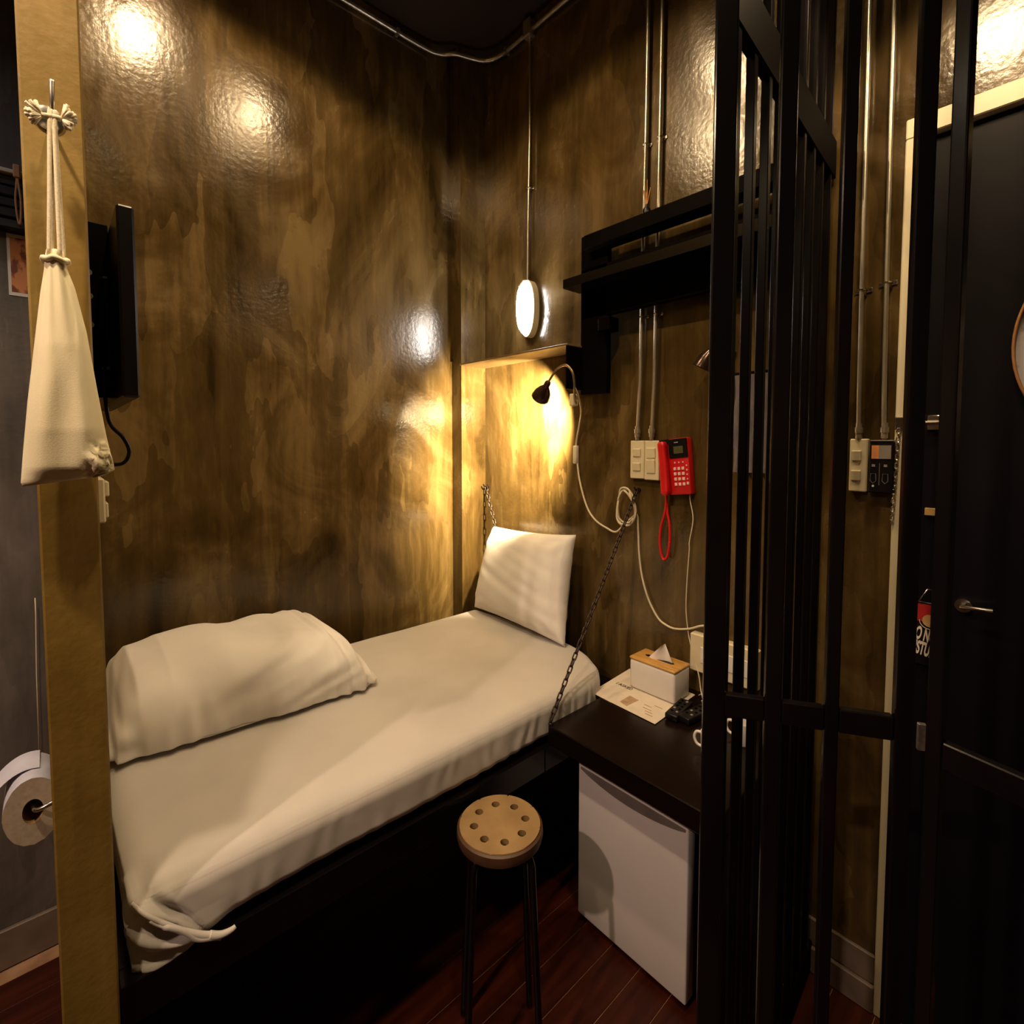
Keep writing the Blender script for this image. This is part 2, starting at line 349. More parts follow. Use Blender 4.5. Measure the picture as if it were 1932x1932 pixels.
# baseboards
b = MB(); b.box(-0.60, DX0, YB - .012, YB, 0.085, 0.172, bev=.003); b.box(-0.60, DX0, YB - .022, YB, 0.0, 0.083, bev=.003)
struct(b.build('baseboard_back', M['base'], fix=False))
struct(MB().box(XL, XL + .015, YF, 0.0, 0.0, 0.13, bev=.003).build('baseboard_left', M['base']))

# door in the back wall
d1 = bpy.data.objects.new('door_1', None); COL.objects.link(d1); d1.location = (0.13, YB, 0); struct(d1)
MB().box(DX0 + .001, DX0 + .024, YB - .018, YB + .06, 0, DZ - .054, bev=.003).build('jamb', M['trim'], d1)
MB().box(DX1 - .024, DX1 - .001, YB - .018, YB + .06, 0, DZ - .054, bev=.003).build('jamb', M['trim'], d1)
MB().box(DX0 + .001, DX1 - .001, YB - .018, YB + .06, DZ - .054, DZ - .001, bev=.003).build('header', M['trim'], d1)
leaf = MB().box(DX0 + .025, DX1 - .025, YB + .006, YB + .046, 0.006, DZ - .056, bev=.003).build('door_leaf', M['doorp'], d1)
b = MB(); b.lathe([(0, 0), (.018, 0), (.018, -.008), (0, -.008)], (-0.19, YB + .006, 1.27), (0, 1, 0), 16)
b.tube([(-0.19, YB, 1.27), (-0.19, YB - .028, 1.272), (-0.175, YB - .036, 1.275), (-0.13, YB - .036, 1.278)], .005, 8)
b.build('door_handle', M['chrome'], d1, 40)
b = MB(); b.box(-0.28, -0.240, YB - .008, YB + .006, 1.735, 1.775, bev=.002)
b.tube([(-0.282, YB - .014, 1.755), (-0.237, YB - .014, 1.755)], .006, 8)
b.build('slide_bolt', M['chrome'], d1, 40)
MB().box(-0.278, -0.236, YB - .004, YB + .006, 1.502, 1.522, bev=.001).build('name_strip', M['signtan'], d1)

# ================================================================== ceiling downlights (above the frame)
for nm, loc, watts, colr, size, blend in SPOTS:
    lab = {'cell_front': 'round ceiling downlight above the open front of the cell', 'over_bed': 'round ceiling downlight above the foot of the bed', 'over_desk': 'round ceiling downlight above the desk side of the cell',
           'over_entry': 'low hung downlight above the door and gate', 'corridor': 'round ceiling downlight in the passage behind the partition', 'lobby': 'round ceiling downlight just outside the partition end', 'washroom': 'cool white ceiling downlight beyond the partition'}[nm]
    t = thing('ceiling_downlight', lab, 'ceiling light', (loc[0], loc[1], ZC), 'ceiling downlights')
    hgt = ZC - loc[2]
    MB().lathe([(0.0, ZC), (.062, ZC), (.062, loc[2] + .02), (.052, loc[2] + .002), (.046, loc[2] + .002), (.046, ZC - .01), (0, ZC - .01)], (loc[0], loc[1], 0), (0, 0, 1), 24).build('housing', M['blkm'], t, 40)
    MB().lathe([(0, loc[2] + .004), (.045, loc[2] + .004), (.045, loc[2] + .008), (0, loc[2] + .008)], (loc[0], loc[1], 0), (0, 0, 1), 24).build('lamp_glass', M['bulb'], t, 40)

# ================================================================== conduits
def clamp(parent, x, z, y=YB, name='pipe_clamp', w=.022):
    b = MB(); b.box(x - w, x - .008, y - .004, y, z - .006, z + .006, bev=.001); b.box(x + .008, x + w, y - .004, y, z - .006, z + .006, bev=.001)
    b.tube([(x - .009, y - .002, z), (x - .009, y - .018, z), (x - .004, y - .025, z), (x + .004, y - .025, z), (x + .009, y - .018, z), (x + .009, y - .002, z)], .0035, 6)
    return b.build(name, M['chrome'], parent, 40, fix=False)
def conduit(label, pts, r, clamps=(), couplers=(), name='wall_conduit'):
    t = thing(name, label, 'pipe', (pts[-1][0], YB, pts[-1][2]), 'steel wiring conduits')
    MB().tube(catmull(pts, 5), r, 10).build('pipe', M['steel'], t, 50)
    for (cx, cz) in clamps: clamp(t, cx, cz)
    for (cx, cz) in couplers:
        MB().lathe([(0, -.022), (r * 1.45, -.022), (r * 1.45, -.006), (r * 1.75, -.006), (r * 1.75, .010), (r * 1.3, .010), (r * 1.3, .022), (0, .022)], (cx, YB - .02, cz), (0, 0, 1), 14).build('coupler', M['steel'], t, 40)
    return t
cy = YB - .02
conduit('left of the two steel conduits running down behind the black shelf', [(-1.168, cy, 3.70), (-1.172, cy, 3.0), (-1.180, cy, 2.4), (-1.184, cy, 2.0), (-1.192, cy, 1.80), (-1.196, cy, 1.712)], .0075, [(-1.176, 2.86), (-1.182, 2.20)], [(-1.195, 1.745)])
conduit('right of the two steel conduits running down behind the black shelf', [(-1.106, cy, 3.70), (-1.110, cy, 3.0), (-1.116, cy, 2.4), (-1.120, cy, 2.0), (-1.126, cy, 1.80), (-1.130, cy, 1.712)], .0075, [(-1.112, 2.86), (-1.118, 2.20)], [(-1.129, 1.745)])
conduit('left of the two steel conduits beside the cream door frame', [(-0.443, cy, 3.70), (-0.441, cy, 2.6), (-0.437, cy, 1.9), (-0.434, cy, 1.71)], .0062, [(-0.439, 2.142)], [(-0.434, 1.735)])
conduit('right of the two steel conduits beside the cream door frame', [(-0.386, cy, 3.70), (-0.383, cy, 2.6), (-0.377, cy, 1.9), (-0.372, cy, 1.71)], .0062, [(-0.380, 2.150)], [(-0.372, 1.735)])
conduit('thin steel conduit dropping from the ceiling pipe to the oval wall lamp', [(-1.822, cy, 3.62), (-1.824, cy, 3.2), (-1.832, cy, 2.8), (-1.836, cy, 2.485)], .0055, [(-1.83, 2.93)])
t = thing('ceiling_conduit', 'steel conduit bending round the corner just under the ceiling', 'pipe', (-2.24, 1.4, 3.655), 'steel wiring conduits')
pp = catmull([(-2.256, YF + .1, 3.66), (-2.256, -.2, 3.66), (-2.256, 1.0, 3.66), (-2.256, 1.42, 3.66), (-2.235, 1.53, 3.66), (-2.185, 1.585, 3.66), (-2.155, 1.66, 3.66), (-2.11, 1.725, 3.655), (-2.03, 1.758, 3.655), (-1.9, 1.762, 3.655), (-1.6, 1.762, 3.658), (-.9, 1.762, 3.66), (XR - .1, 1.762, 3.66)], 6)
MB().tube(pp, .011, 10).build('pipe', M['steel'], t, 50)
MB().box(-1.85, -1.80, 1.735, 1.78, 3.62, 3.70, bev=.005).build('junction_box', M['steel'], t)
for yy in (1.30, .35): MB().box(-2.275, -2.242, yy - .008, yy + .008, 3.645, 3.675, bev=.003).build('pipe_clamp', M['steel'], t)
MB().box(-2.0, -1.984, 1.748, 1.78, 3.640, 3.672, bev=.003).build('pipe_clamp', M['steel'], t)

# ================================================================== oval bulkhead lamp
t = thing('bulkhead_lamp', 'glowing white oval bulkhead lamp on the wall above the corner shelf', 'wall lamp', (-1.82, YB, 2.36))
def oval(cx, cz, hw, hh, n=56, p=2.2):
    out = []
    for k in range(n):
        a = 2 * pi * k / n; c, s_ = cos(a), sin(a)
        out.append((cx + hw * math.copysign(abs(c) ** (2 / p), c), cz + hh * math.copysign(abs(s_) ** (2 / p), s_)))
    return out
lx, lz = -1.826, 2.352
MB().prism([(a, YB - .03, c) for a, c in oval(lx, lz, .052, .136)], (0, .03, 0)).build('base', M['cream'], t, 40)
def dome(u, v):
    th = 2 * pi * u; f = v * pi / 2; c, s_ = cos(th), sin(th)
    rx = .047 * cos(f) ** .55; rz = .128 * cos(f) ** .38
    return Vector((lx + rx * math.copysign(abs(c) ** .92, c), YB - .030 - .052 * sin(f), lz + rz * math.copysign(abs(s_) ** .88, s_)))
MB().grid(dome, 64, 14, wrapu=True).build('glass_cover', M['lens'], t, True)
b = MB(); b.tube([(lx, YB - .02, lz + .138), (lx, YB - .06, lz + .128), (lx, YB - .086, lz + .095)], .004, 6)
b.tube(catmull([(lx + .05 * cos(a), YB - .034, lz + .134 * sin(a)) for a in [pi * 2 * i / 16 for i in range(16)]], 2, True), .0045, 6, closed=True)
b.build('guard', M['cream'], t, True)

# ================================================================== corner shelf (plate with end panel) and reading lamp
t = thing('corner_shelf', 'thin dark shelf plate in the corner below the oval lamp', 'shelf', (-1.82, YB, 2.105))
MB().box(-2.19, -1.438, 1.606, YB, 2.105, 2.113, bev=.001).build('shelf_plate', noisy(mat('brown_steel_plate', rough=.4), (.12, .075, .028), (.18, .115, .045), (8, 8, 8)), t)
MB().box(-1.446, -1.438, 1.606, YB, 1.925, 2.105, bev=.001).build('end_panel', M['blkm'], t)

t = thing('reading_lamp', 'lit bronze gooseneck reading lamp clipped under the corner shelf', 'lamp', (-1.45, 1.66, 1.9))
neck = catmull([(-1.418, 1.640, 1.865), (-1.408, 1.620, 1.905), (-1.397, 1.604, 1.955), (-1.400, 1.594, 1.993), (-1.428, 1.588, 2.020), (-1.467, 1.585, 2.012), (-1.494, 1.582, 1.988), (-1.521, 1.578, 1.955)], 6)
MB().tube(neck, .0048, 8).build('gooseneck', M['neck'], t, True)
So = Vector((-1.521, 1.578, 1.955)); Sd = Vector((-0.74, 0.26, -0.62)).normalized()
b = MB(); b.lathe([(.0, -.004), (.011, -.004), (.013, .0), (.014, .022), (.017, .028), (.025, .040), (.036, .062), (.041, .090), (.0395, .090), (.0345, .062), (.0235, .042), (.0, .034)], So, Sd, 30)
sh = b.build('shade', M['shade'], t, 50)
b = MB()
for k in range(12):
    a = 2 * pi * k / 12; Xv = Sd.orthogonal().normalized(); Yv = Sd.cross(Xv); rr = Xv * cos(a) + Yv * sin(a)
    b.tube([So + Sd * .020 + rr * .0155, So + Sd * .040 + rr * .0245], .0016, 5)
b.build('cooling_fin', M['chrome'], sh, True)
MB().lathe([(0, .036), (.010, .040), (.016, .055), (.017, .066), (.012, .080), (0, .085)], So, Sd, 18).build('bulb', M['bulb'], t, True)
L = bpy.data.lights.new('reading_lamp_light', 'SPOT'); L.energy = 360; L.color = (1.0, 0.77, 0.44); L.spot_size = radians(122); L.spot_blend = 0.55; L.shadow_soft_size = .015
lo = bpy.data.objects.new('reading_lamp_light', L); COL.objects.link(lo); lo.location = So + Sd * .088
Sl = Vector((-0.76, 0.55, -0.34))
lo.rotation_euler = Sl.to_track_quat('-Z', 'Y').to_euler()
MB().box(-1.438, -1.418, 1.620, 1.655, 1.855, 1.905, bev=.003).build('clip', M['cream'], t)
cordp = [(-1.402, 1.612, 1.930), (-1.408, 1.640, 1.900), (-1.440, 1.700, 1.84), (-1.498, 1.758, 1.78), (-1.526, 1.768, 1.69), (-1.516, 1.768, 1.60), (-1.503, 1.768, 1.53), (-1.476, 1.768, 1.45), (-1.445, 1.766, 1.395), (-1.401, 1.764, 1.357), (-1.345, 1.758, 1.337), (-1.288, 1.750, 1.327), (-1.24, 1.745, 1.37)]
cx0, cz0 = -1.236, 1.440
for k in range(1, 34):
    a = -0.9 + 2 * pi * k / 11; rr = 1 + .10 * sin(k * 1.7)
    cordp.append((cx0 + .043 * rr * cos(a) + .004 * sin(k * .9), 1.748 - .005 * (k % 3), cz0 + .072 * rr * sin(a) - .006 * (k // 11)))
cordp += [(-1.19, 1.755, 1.41), (-1.191, 1.768, 1.346), (-1.186, 1.768, 1.26), (-1.174, 1.768, 1.175), (-1.155, 1.768, 1.11), (-1.130, 1.768, 1.055), (-1.093, 1.768, 1.005), (-1.06, 1.768, .988), (-1.02, 1.768, .983), (-.96, 1.765, 1.0), (-.905, 1.758, 1.028), (-.87, 1.75, 1.03), (-.84, 1.745, .99)]
cdo = MB().tube(catmull(cordp, 4), .0042, 7).build('cord', M['cord'], t, True)
MB().box(-1.533, -1.514, 1.752, 1.776, 1.606, 1.688, bev=.005, seg=2).build('cord_switch', M['cord'], t, 50)

# ================================================================== black wall shelf
t = thing('wall_shelf', 'black steel wall shelf with open frame beside the bars', 'shelf', (-1.2, YB, 1.9))
yF0, yF1 = 1.700, 1.730
MB().box(-1.446, -1.308, yF0, yF1, 1.905, 2.568, bev=.002).build('upright', M['blkm'], t)
MB().box(-0.66, -0.56, yF0, yF1, 1.905, 2.487, bev=.002).build('upright', M['blkm'], t)
MB().box(-1.396, -0.56, 1.655, yF1, 2.492, 2.548, bev=.002).build('top_rail', M['blkm'], t)
MB().box(-1.446, -0.56, yF0, yF1, 2.222, 2.430, bev=.002).build('apron', M['blkm'], t)
MB().box(-1.452, -0.56, 1.592, yF0, 2.334, 2.371, bev=.002).build('shelf_board', M['blk'], t)
for xx in (-1.38, -.61):
    MB().box(xx - .015, xx + .015, yF1, YB, 2.28, 2.32).build('wall_bracket', M['blkm'], t)
MB().box(-1.322, -1.268, 1.66, yF1, 2.150, 2.205, bev=.003).build('hook_block', M['blkm'], t)

t = thing('reed_diffuser', 'small reed diffuser with orange sticks on top of the black wall shelf', 'diffuser', (-1.123, 1.69, 2.548))
MB().lathe([(0, 2.5485), (.014, 2.5485), (.015, 2.552), (.015, 2.572), (.007, 2.582), (.006, 2.592), (0, 2.592)], (-1.119, 1.69, 0), (0, 0, 1), 16).build('bottle', M['plas'], t, 40)
for dx, dy, hh in ((-.015, .0, .052), (-.006, .004, .044), (.001, 0, .086), (.004, -.004, .06), (.014, .002, .055), (-.002, .006, .05)):
    MB().tube([(-1.119, 1.69, 2.585), (-1.119 + dx, 1.69 + dy, 2.595 + hh)], .0016, 5).build('reed', M['reed'], t)

# ================================================================== switches, phone, sockets on the back wall
def switch_plate(x0, x1, z0, z1, label, rockers, m='cream', name='switch_plate'):
    t = thing(name, label, 'switch', ((x0 + x1) / 2, YB, z0), 'light switches')
    MB().box(x0, x1, YB - .024, YB, z0, z1, bev=.003).build('plate', M[m], t)
    for (a, c, d, e) in rockers:
        MB().obox(((a + c) / 2, YB - .026, (d + e) / 2), (1, 0, 0), (0, 1, .12), (0, -.12, 1), (c - a) / 2, .005, (e - d) / 2, bev=.002).build('rocker', M[m], t)
    return t
switch_plate(-1.226, -1.161, 1.556, 1.709, 'left of the paired cream switch plates beside the red phone', [(-1.212, -1.175, 1.645, 1.677), (-1.212, -1.175, 1.588, 1.620)])
switch_plate(-1.159, -1.094, 1.553, 1.709, 'right of the paired cream switch plates, next to the red phone', [(-1.147, -1.108, 1.640, 1.68), (-1.147, -1.108, 1.580, 1.635)])
switch_plate(-0.455, -0.410, 1.557, 1.712, 'cream two-rocker switch on the wall beside the black card panel', [(-.449, -.424, 1.648, 1.678), (-.449, -.424, 1.590, 1.620)])

t = thing('card_panel', 'black control panel with orange and white sticker beside the door chain', 'control panel', (-.375, YB, 1.557))
MB().box(-.404, -.345, YB - .032, YB, 1.557, 1.704, bev=.003).build('case', M['plas'], t)
MB().box(-.402, -.347, YB - .034, YB - .004, 1.7045, 1.708, bev=.001).build('top_edge', M['fgrey'], t)
MB().box(-.398, -.381, YB - .0335, YB - .032, 1.655, 1.693).build('orange_label', M['orange'], t)
MB().box(-.381, -.352, YB - .0335, YB - .032, 1.655, 1.693).build('white_label', M['fgrey'], t)
for i, cx_ in enumerate((-.3925, -.364)):
    b = MB()
    b.tube([(cx_ - .006, YB - .033, 1.612), (cx_ + .006, YB - .033, 1.612), (cx_ + .007, YB - .033, 1.592), (cx_, YB - .033, 1.584), (cx_ - .007, YB - .033, 1.592)], .0008, 4, closed=True)
    b.box(cx_ - .004, cx_ + .004, YB - .0335, YB - .032, 1.632, 1.639)
    b.build('card_pictogram', M['fgrey'], t, fix=False)
MB().box(-.3785, -.3775, YB - .0335, YB - .032, 1.580, 1.642).build('divider_line', M['fgrey'], t)
MB().lathe([(0, 0), (.003, 0), (.003, .002), (0, .002)], (-.392, YB - .034, 1.577), (0, 1, 0), 10).build('indicator', M['whitep'], t)

# door chain
lk = MB(); r_ = .0042; hl = .0062
pth = [(r_ * cos(a), 0, hl * (1 if sin(a) >= 0 else -1) * .55 + r_ * sin(a)) for a in [pi * 2 * k / 10 + .01 for k in range(10)]]
lk.tube(pth, .0017, 5, closed=True); link_small = lk.mesh('chain_link', M['chrome'], True)
t = thing('door_chain', 'bright security chain hanging on the cream door jamb', 'chain', (-.338, YB - .02, 1.46))
MB().box(-.348, -.328, YB - .024, YB - .0182, 1.735, 1.772, bev=.002).build('chain_plate', M['chrome'], t)
for k in range(22):
    z_ = 1.733 - k * .0122
    inst(link_small, 'link', t, Matrix.Translation((-.338 - .0004 * k, YB - .026, z_)) @ Matrix.Rotation(pi / 2 * (k % 2) + .3, 4, 'Z'))

# red telephone
t = thing('telephone', 'red wall telephone with black display panel beside the switches', 'telephone', (-1.02, YB, 1.50))
U = Vector((cos(.0), 0, .0)); tilt = radians(-6)
Ux = Vector((cos(tilt), 0, -sin(tilt))); Uz = Vector((sin(tilt), 0, cos(tilt)));
Pc = Vector((-1.021, YB - .018, 1.612))
def ph(u, v, yoff=0): return Pc + Ux * u + Uz * v + Vector((0, yoff, 0))
Uy = Vector((0, 1, 0))
b = MB(); b.obox(ph(.006, -.002), Ux, Uy, Uz, .056, .018, .106, bev=.006, seg=2); b.build('base', M['red'], t, 40)
MB().obox(ph(.023, .066, -.0195), Ux, Uy, Uz, .038, .0030, .036, bev=.002).build('display_panel', M['plas'], t)
MB().obox(ph(-.033, .096, -.012), Ux, Uy, Uz, .02, .012, .008, bev=.002).build('cradle', M['plas'], t)
lcd = MB().obox(ph(.026, .060, -.0232), Ux, Uy, Uz, .019, .0010, .0135).build('display', M['lcd'], t)
text_mesh('••••', .012, M['whitep'], 'maker_mark', t, ph(.018, .088, -.0235), Ux, Uz, .2, 1.0)
b = MB()
def hs(u, v):
    a = 2 * pi * v; w_ = .0165; hgt = .102
    z_ = lerp(-hgt, hgt, u); th = .020 - .006 * (1 - (2 * u - 1) ** 2) ** 1.0
    e_ = 1 - max(0, abs(2 * u - 1) - .93) / .07 * .35
    c, s_ = cos(a), sin(a)
    return ph(-.0335 + w_ * e_ * math.copysign(abs(c) ** .5, c), z_ - .006, -.026 - .006 + th * e_ * math.copysign(abs(s_) ** .6, s_) * .9)
b.grid(hs, 24, 20, wrapv=True)
b.bm.verts.ensure_lookup_table(); b.bm.faces.new(b.bm.verts[0:20]); b.bm.faces.new(b.bm.verts[-20:])
b.build('handset', M['red'], t, 50)
for rI in range(4):
    for cI in range(3):
        MB().obox(ph(.004 + cI * .0165, -.010 - rI * .0195, -.0195), Ux, Uy, Uz, .0052, .0022, .0058, bev=.001).build('key', M['key'], t)
for cI in range(3):
    MB().obox(ph(.006 + cI * .0165, .013, -.019), Ux, Uy, Uz, .0022, .0016, .0030).build('function_key', M['key'], t)
for rI in range(5):
    MB().obox(ph(.0525, .000 - rI * .0165, -.019), Ux, Uy, Uz, .0022 if rI < 4 else .004, .0016, .0030 if rI < 4 else .005).build('function_key', M['key'], t)
# hanging red cord loop
cl = [(-1.063, 1.762, 1.500), (-1.060, 1.758, 1.46), (-1.066, 1.756, 1.42), (-1.079, 1.754, 1.37), (-1.081, 1.752, 1.31), (-1.072, 1.752, 1.262), (-1.060, 1.752, 1.248), (-1.047, 1.754, 1.27), (-1.041, 1.756, 1.33), (-1.045, 1.758, 1.39), (-1.055, 1.760, 1.43), (-1.058, 1.762, 1.47)]
cpts = catmull(cl, 16); hel = []
for i, p in enumerate(cpts):
    a = i * 1.5; hel.append(p + Vector((cos(a) * .0042, sin(a) * .0042, 0)))
MB().tube(cpts, .0052, 8).build('coiled_cord', M['red'], t, True)
MB().tube(hel, .0022, 5).build('coil_ridge', M['red'], t, True)
MB().tube(catmull([(-.966, 1.766, 1.52), (-.966, 1.768, 1.485), (-.954, 1.770, 1.416), (-.967, 1.770, 1.33), (-.967, 1.770, 1.295), (-.974, 1.770, 1.18), (-.976, 1.770, 1.071), (-.968, 1.770, 1.0), (-.956, 1.765, .955), (-.93, 1.75, .90), (-.905, 1.74, .85), (-.89, 1.73, .80), (-.87, 1.71, .775)], 5), .0022, 6).build('line_cord', M['cord'], t, True)

# socket strip partly behind the bars
t = thing('socket_box', 'cream wall socket box partly hidden behind the bars above the desk', 'socket', (-.82, YB, .856))
MB().box(-.945, -.70, YB - .035, YB, .856, .996, bev=.004).build('case', M['cream'], t)
for xx in (-.88, -.80, -.74):
    MB().box(xx - .022, xx + .022, YB - .038, YB - .034, .895, .955, bev=.002).build('socket_face', M['whitep'], t)

# grey towel and black lamp glimpsed at the bars
t = thing('towel', 'grey towel hanging on the wall behind the bars', 'towel', (-.74, YB, 1.6))
def tw(u, v):
    return Vector((lerp(-.80, -.68, u) + .004 * sin(v * 9), YB - .028 - .012 * sin(u * pi * 5 + .4) * (0.3 + .7 * v), lerp(1.93, 1.60, v)))
b = MB(); b.grid(tw, 30, 16)
bmesh.ops.solidify(b.bm, geom=b.bm.faces, thickness=.006)
b.build('cloth', M['towel'], t, True)
MB().tube([(-.81, YB - .02, 1.936), (-.67, YB - .02, 1.936)], .005, 8).build('towel_bar', M['blkm'], t, True)
t = thing('wall_spotlight', 'small unlit black lamp head on the wall against the first bar post', 'lamp', (-.86, YB, 1.98))
Lo = Vector((-.855, 1.715, 2.035)); Ld = Vector((-.45, -.15, -.85)).normalized()
MB().lathe([(0, 0), (.012, 0), (.016, .02), (.030, .045), (.036, .085), (.033, .085), (.026, .048), (0, .03)], Lo, Ld, 24).build('shade', M['shade'], t, 50)
MB().tube(catmull([(-.83, YB - .004, 2.01), (-.835, 1.745, 2.05), (-.855, 1.715, 2.035)], 5), .005, 8).build('arm', M['shade'], t, True)
MB().lathe([(0, 0), (.02, 0), (.02, -.008), (0, -.008)], (-.83, YB, 2.01), (0, 1, 0), 16).build('wall_plate', M['shade'], t, 40)

# ================================================================== chains of the bed / desk
lk = MB(); r_ = .0066; hl = .0082
pth = []
for k in range(12):
    a = pi * 2 * (k + .5) / 12; pth.append((r_ * cos(a), 0, (hl if sin(a) >= 0 else -hl) + r_ * sin(a)))
lk.tube(pth, .0029, 6, closed=True); link_big = lk.mesh('chain_link', M['chain'], True)
def chain(label, A, B, sag, n):
    A, B = Vector(A), Vector(B)
    t = thing('hanging_chain', label, 'chain', A)
    P = []
    for k in range(n + 1):
        u = k / n; p = A.lerp(B, u); p.z -= sag * 4 * u * (1 - u); P.append(p)
    for k in range(n):
        d = (P[k + 1] - P[k]); q = d.to_track_quat('Z', 'Y').to_matrix().to_4x4()
        sc = d.length / .0245
        inst(link_big, 'link', t, Matrix.Translation((P[k] + P[k + 1]) / 2) @ q @ Matrix.Rotation(pi / 2 * (k % 2) + .5, 4, 'Z') @ Matrix.Diagonal((1.0, 1.0, sc, 1)))
    b = MB(); b.tube([A + Vector((0, .02, 0)), A + Vector((0, -.012, .002)), A + Vector((0, -.020, .014))], .004, 7); b.lathe([(0, 0), (.010, 0), (.010, .006), (0, .006)], (A.x, YB - .006, A.z), (0, 1, 0), 12)
    b.build('wall_eye', M['chain'], t, 40, fix=False)
    return t
chain('black chain from the coiled cord hook down to the desk corner', (-1.198, 1.765, 1.508), (-1.137, 1.197, .782), .004, 39)
chain('short black chain in the corner running behind the pillow', (-2.168, 1.765, 1.462), (-1.80, 1.66, .86), .01, 30)

# ================================================================== bed
t = thing('bed_frame', 'black bed frame carrying the white mattress along the wall', 'bed frame', (-1.6, .85, .6))
MB().box(-1.195, -1.150, 0.062, 1.185, .606, .690, bev=.002).build('side_rail', M['blk'], t)
MB().box(-1.195, -1.150, 1.187, 1.755, .606, .690, bev=.002).build('side_rail', M['blk'], t)
MB().box(-2.19, -1.195, 0.062, .10, .606, .690, bev=.002).build('foot_rail', M['blk'], t)
MB().box(-2.17, -1.195, 1.70, 1.755, .606, .690, bev=.002).build('head_rail', M['blk'], t)
MB().box(-2.2, -2.15, .10, 1.60, .606, .690, bev=.002).build('wall_rail', M['blk'], t)
MB().box(-2.15, -1.195, .10, 1.70, .660, .688).build('platform', M['blkm'], t)
for (xx, yy) in ((-2.17, .14), (-2.15, 1.56)):
    MB().box(xx - .02, xx + .02, yy - .02, yy + .02, 0, .606, bev=.002).build('leg', M['blkm'], t)

# mattress with fitted sheet
MX0, MX1, MY0, MY1, MZ0, MZ1 = -2.085, -1.152, .078, 1.628, .691, .843
def rbox(p, rad):
    c = Vector(((MX0 + MX1) / 2, (MY0 + MY1) / 2, (MZ0 + MZ1) / 2)); h = Vector(((MX1 - MX0) / 2, (MY1 - MY0) / 2, (MZ1 - MZ0) / 2))
    q = Vector((p[0] * h.x, p[1] * h.y, p[2] * h.z)); inn = Vector([max(-(h[i] - rad), min(h[i] - rad, q[i])) for i in range(3)])
    d = q - inn; nrm = d.normalized() if d.length > 1e-9 else Vector((0, 0, 1))
    return c + inn + nrm * min(rad, d.length if d.length < rad else rad), nrm
Qy, Qz = .215, .705            # where the gathered sheet corner is pulled to
def sheet_disp(P, nrm):
    d = 0.0035 * noise.noise(P * 5.0)
    if nrm.x > .3:                                    # long front side: soft vertical pleats
        d += .0022 * sin(P.y * 95 + 5 * noise.noise(P * 9)) * (0.35 + .65 * max(0, min(1, (P.y - .7) / .5))) * max(0, min(1, (.83 - P.z) / .06))
        d += .006 * noise.noise(Vector((P.y * 3, 0, P.z * 8)))
        # tuck near the bottom
        d -= .014 * max(0, (.735 - P.z) / .045) ** 1.5
    a = atan2(P.z - Qz, Qy - P.y); rr = sqrt((P.z - Qz) ** 2 + (P.y - Qy) ** 2)
    if P.y < Qy + .01 and P.x > -1.26:
        w_ = max(0, min(1, (1.05 - a) / .25)) * max(0, min(1, rr / .03)) * max(0, min(1, (Qy - P.y) / .02))
        d += w_ * (.0095 * sin(a * 19 + 2.0 * noise.noise(P * 14)) - .006)
    return d
b = MB()
def face_grid(f, nu, nv):
    def fn(u, v):
        P, n = rbox(f(u * 2 - 1, v * 2 - 1), .045)
        d = sheet_disp(P, n)
        if n.z > .5:
            ex = min(1, (P.x - MX0) / .2) * min(1, (MX1 - P.x) / .2); d += .010 * max(0, ex) * 1.0
        P = P + n * d
        if P.x > -1.46 and P.y > 1.28:
            P.y -= .105 * ((P.x + 1.46) / .31) ** 1.6 * ((P.y - 1.28) / .35) ** 1.5; P.x -= .030 * max(0, (P.x + 1.30) / .15) * ((P.y - 1.28) / .25) ** 2 if P.y > 1.28 else 0
        if n.x > .1 and P.z < .76 and P.y < .26:
            w2 = min(1, (.76 - P.z) / .06) * min(1, (.26 - P.y) / .12); P.z -= .030 * w2; P.x += .014 * w2
        return P
    b.grid(fn, nu, nv)
cl_ = lambda t_: math.copysign(abs(t_) ** .9, t_)
face_grid(lambda u, v: (u, v, 1), 60, 110)
face_grid(lambda u, v: (u, v, -1), 12, 20)
face_grid(lambda u, v: (1, u, v), 420, 64)
face_grid(lambda u, v: (-1, u, v), 30, 8)
face_grid(lambda u, v: (u, 1, v), 60, 20)
face_grid(lambda u, v: (u, -1, v), 60, 24)
bmesh.ops.remove_doubles(b.bm, verts=b.bm.verts, dist=.0008)
mt = thing('mattress', 'white sheeted mattress on the black bed frame', 'mattress', (-1.62, .85, MZ0))
b.build('fitted_sheet', M['sheet_dim'], mt, True, fix=False)
# the twisted tuck at the near foot corner
tw_ = catmull([(-1.172, .086, .828), (-1.154, .104, .806), (-1.147, .132, .775), (-1.143, .163, .742), (-1.140, .193, .716), (-1.138, .218, .700)], 7)
b = MB(); nT = len(tw_); b.tube(tw_, [lerp(.0030, .0075, min(1, i / nT * 1.2)) for i in range(nT)], 9)
b.tube([p + Vector((.003, .004 + .0035 * sin(i * .4), -.007 + .002 * cos(i * .4))) for i, p in enumerate(tw_)][8:], [.0030] * 6 + [.0055] * (nT - 14), 8)
b.tube(catmull([(-1.139, .205, .708), (-1.135, .224, .699), (-1.134, .243, .697), (-1.135, .252, .699)], 5), [lerp(.0085, .0045, i / 15) for i in range(16)], 9)
b.build('tucked_fold', M['sheet_dim'], mt, True, fix=False)

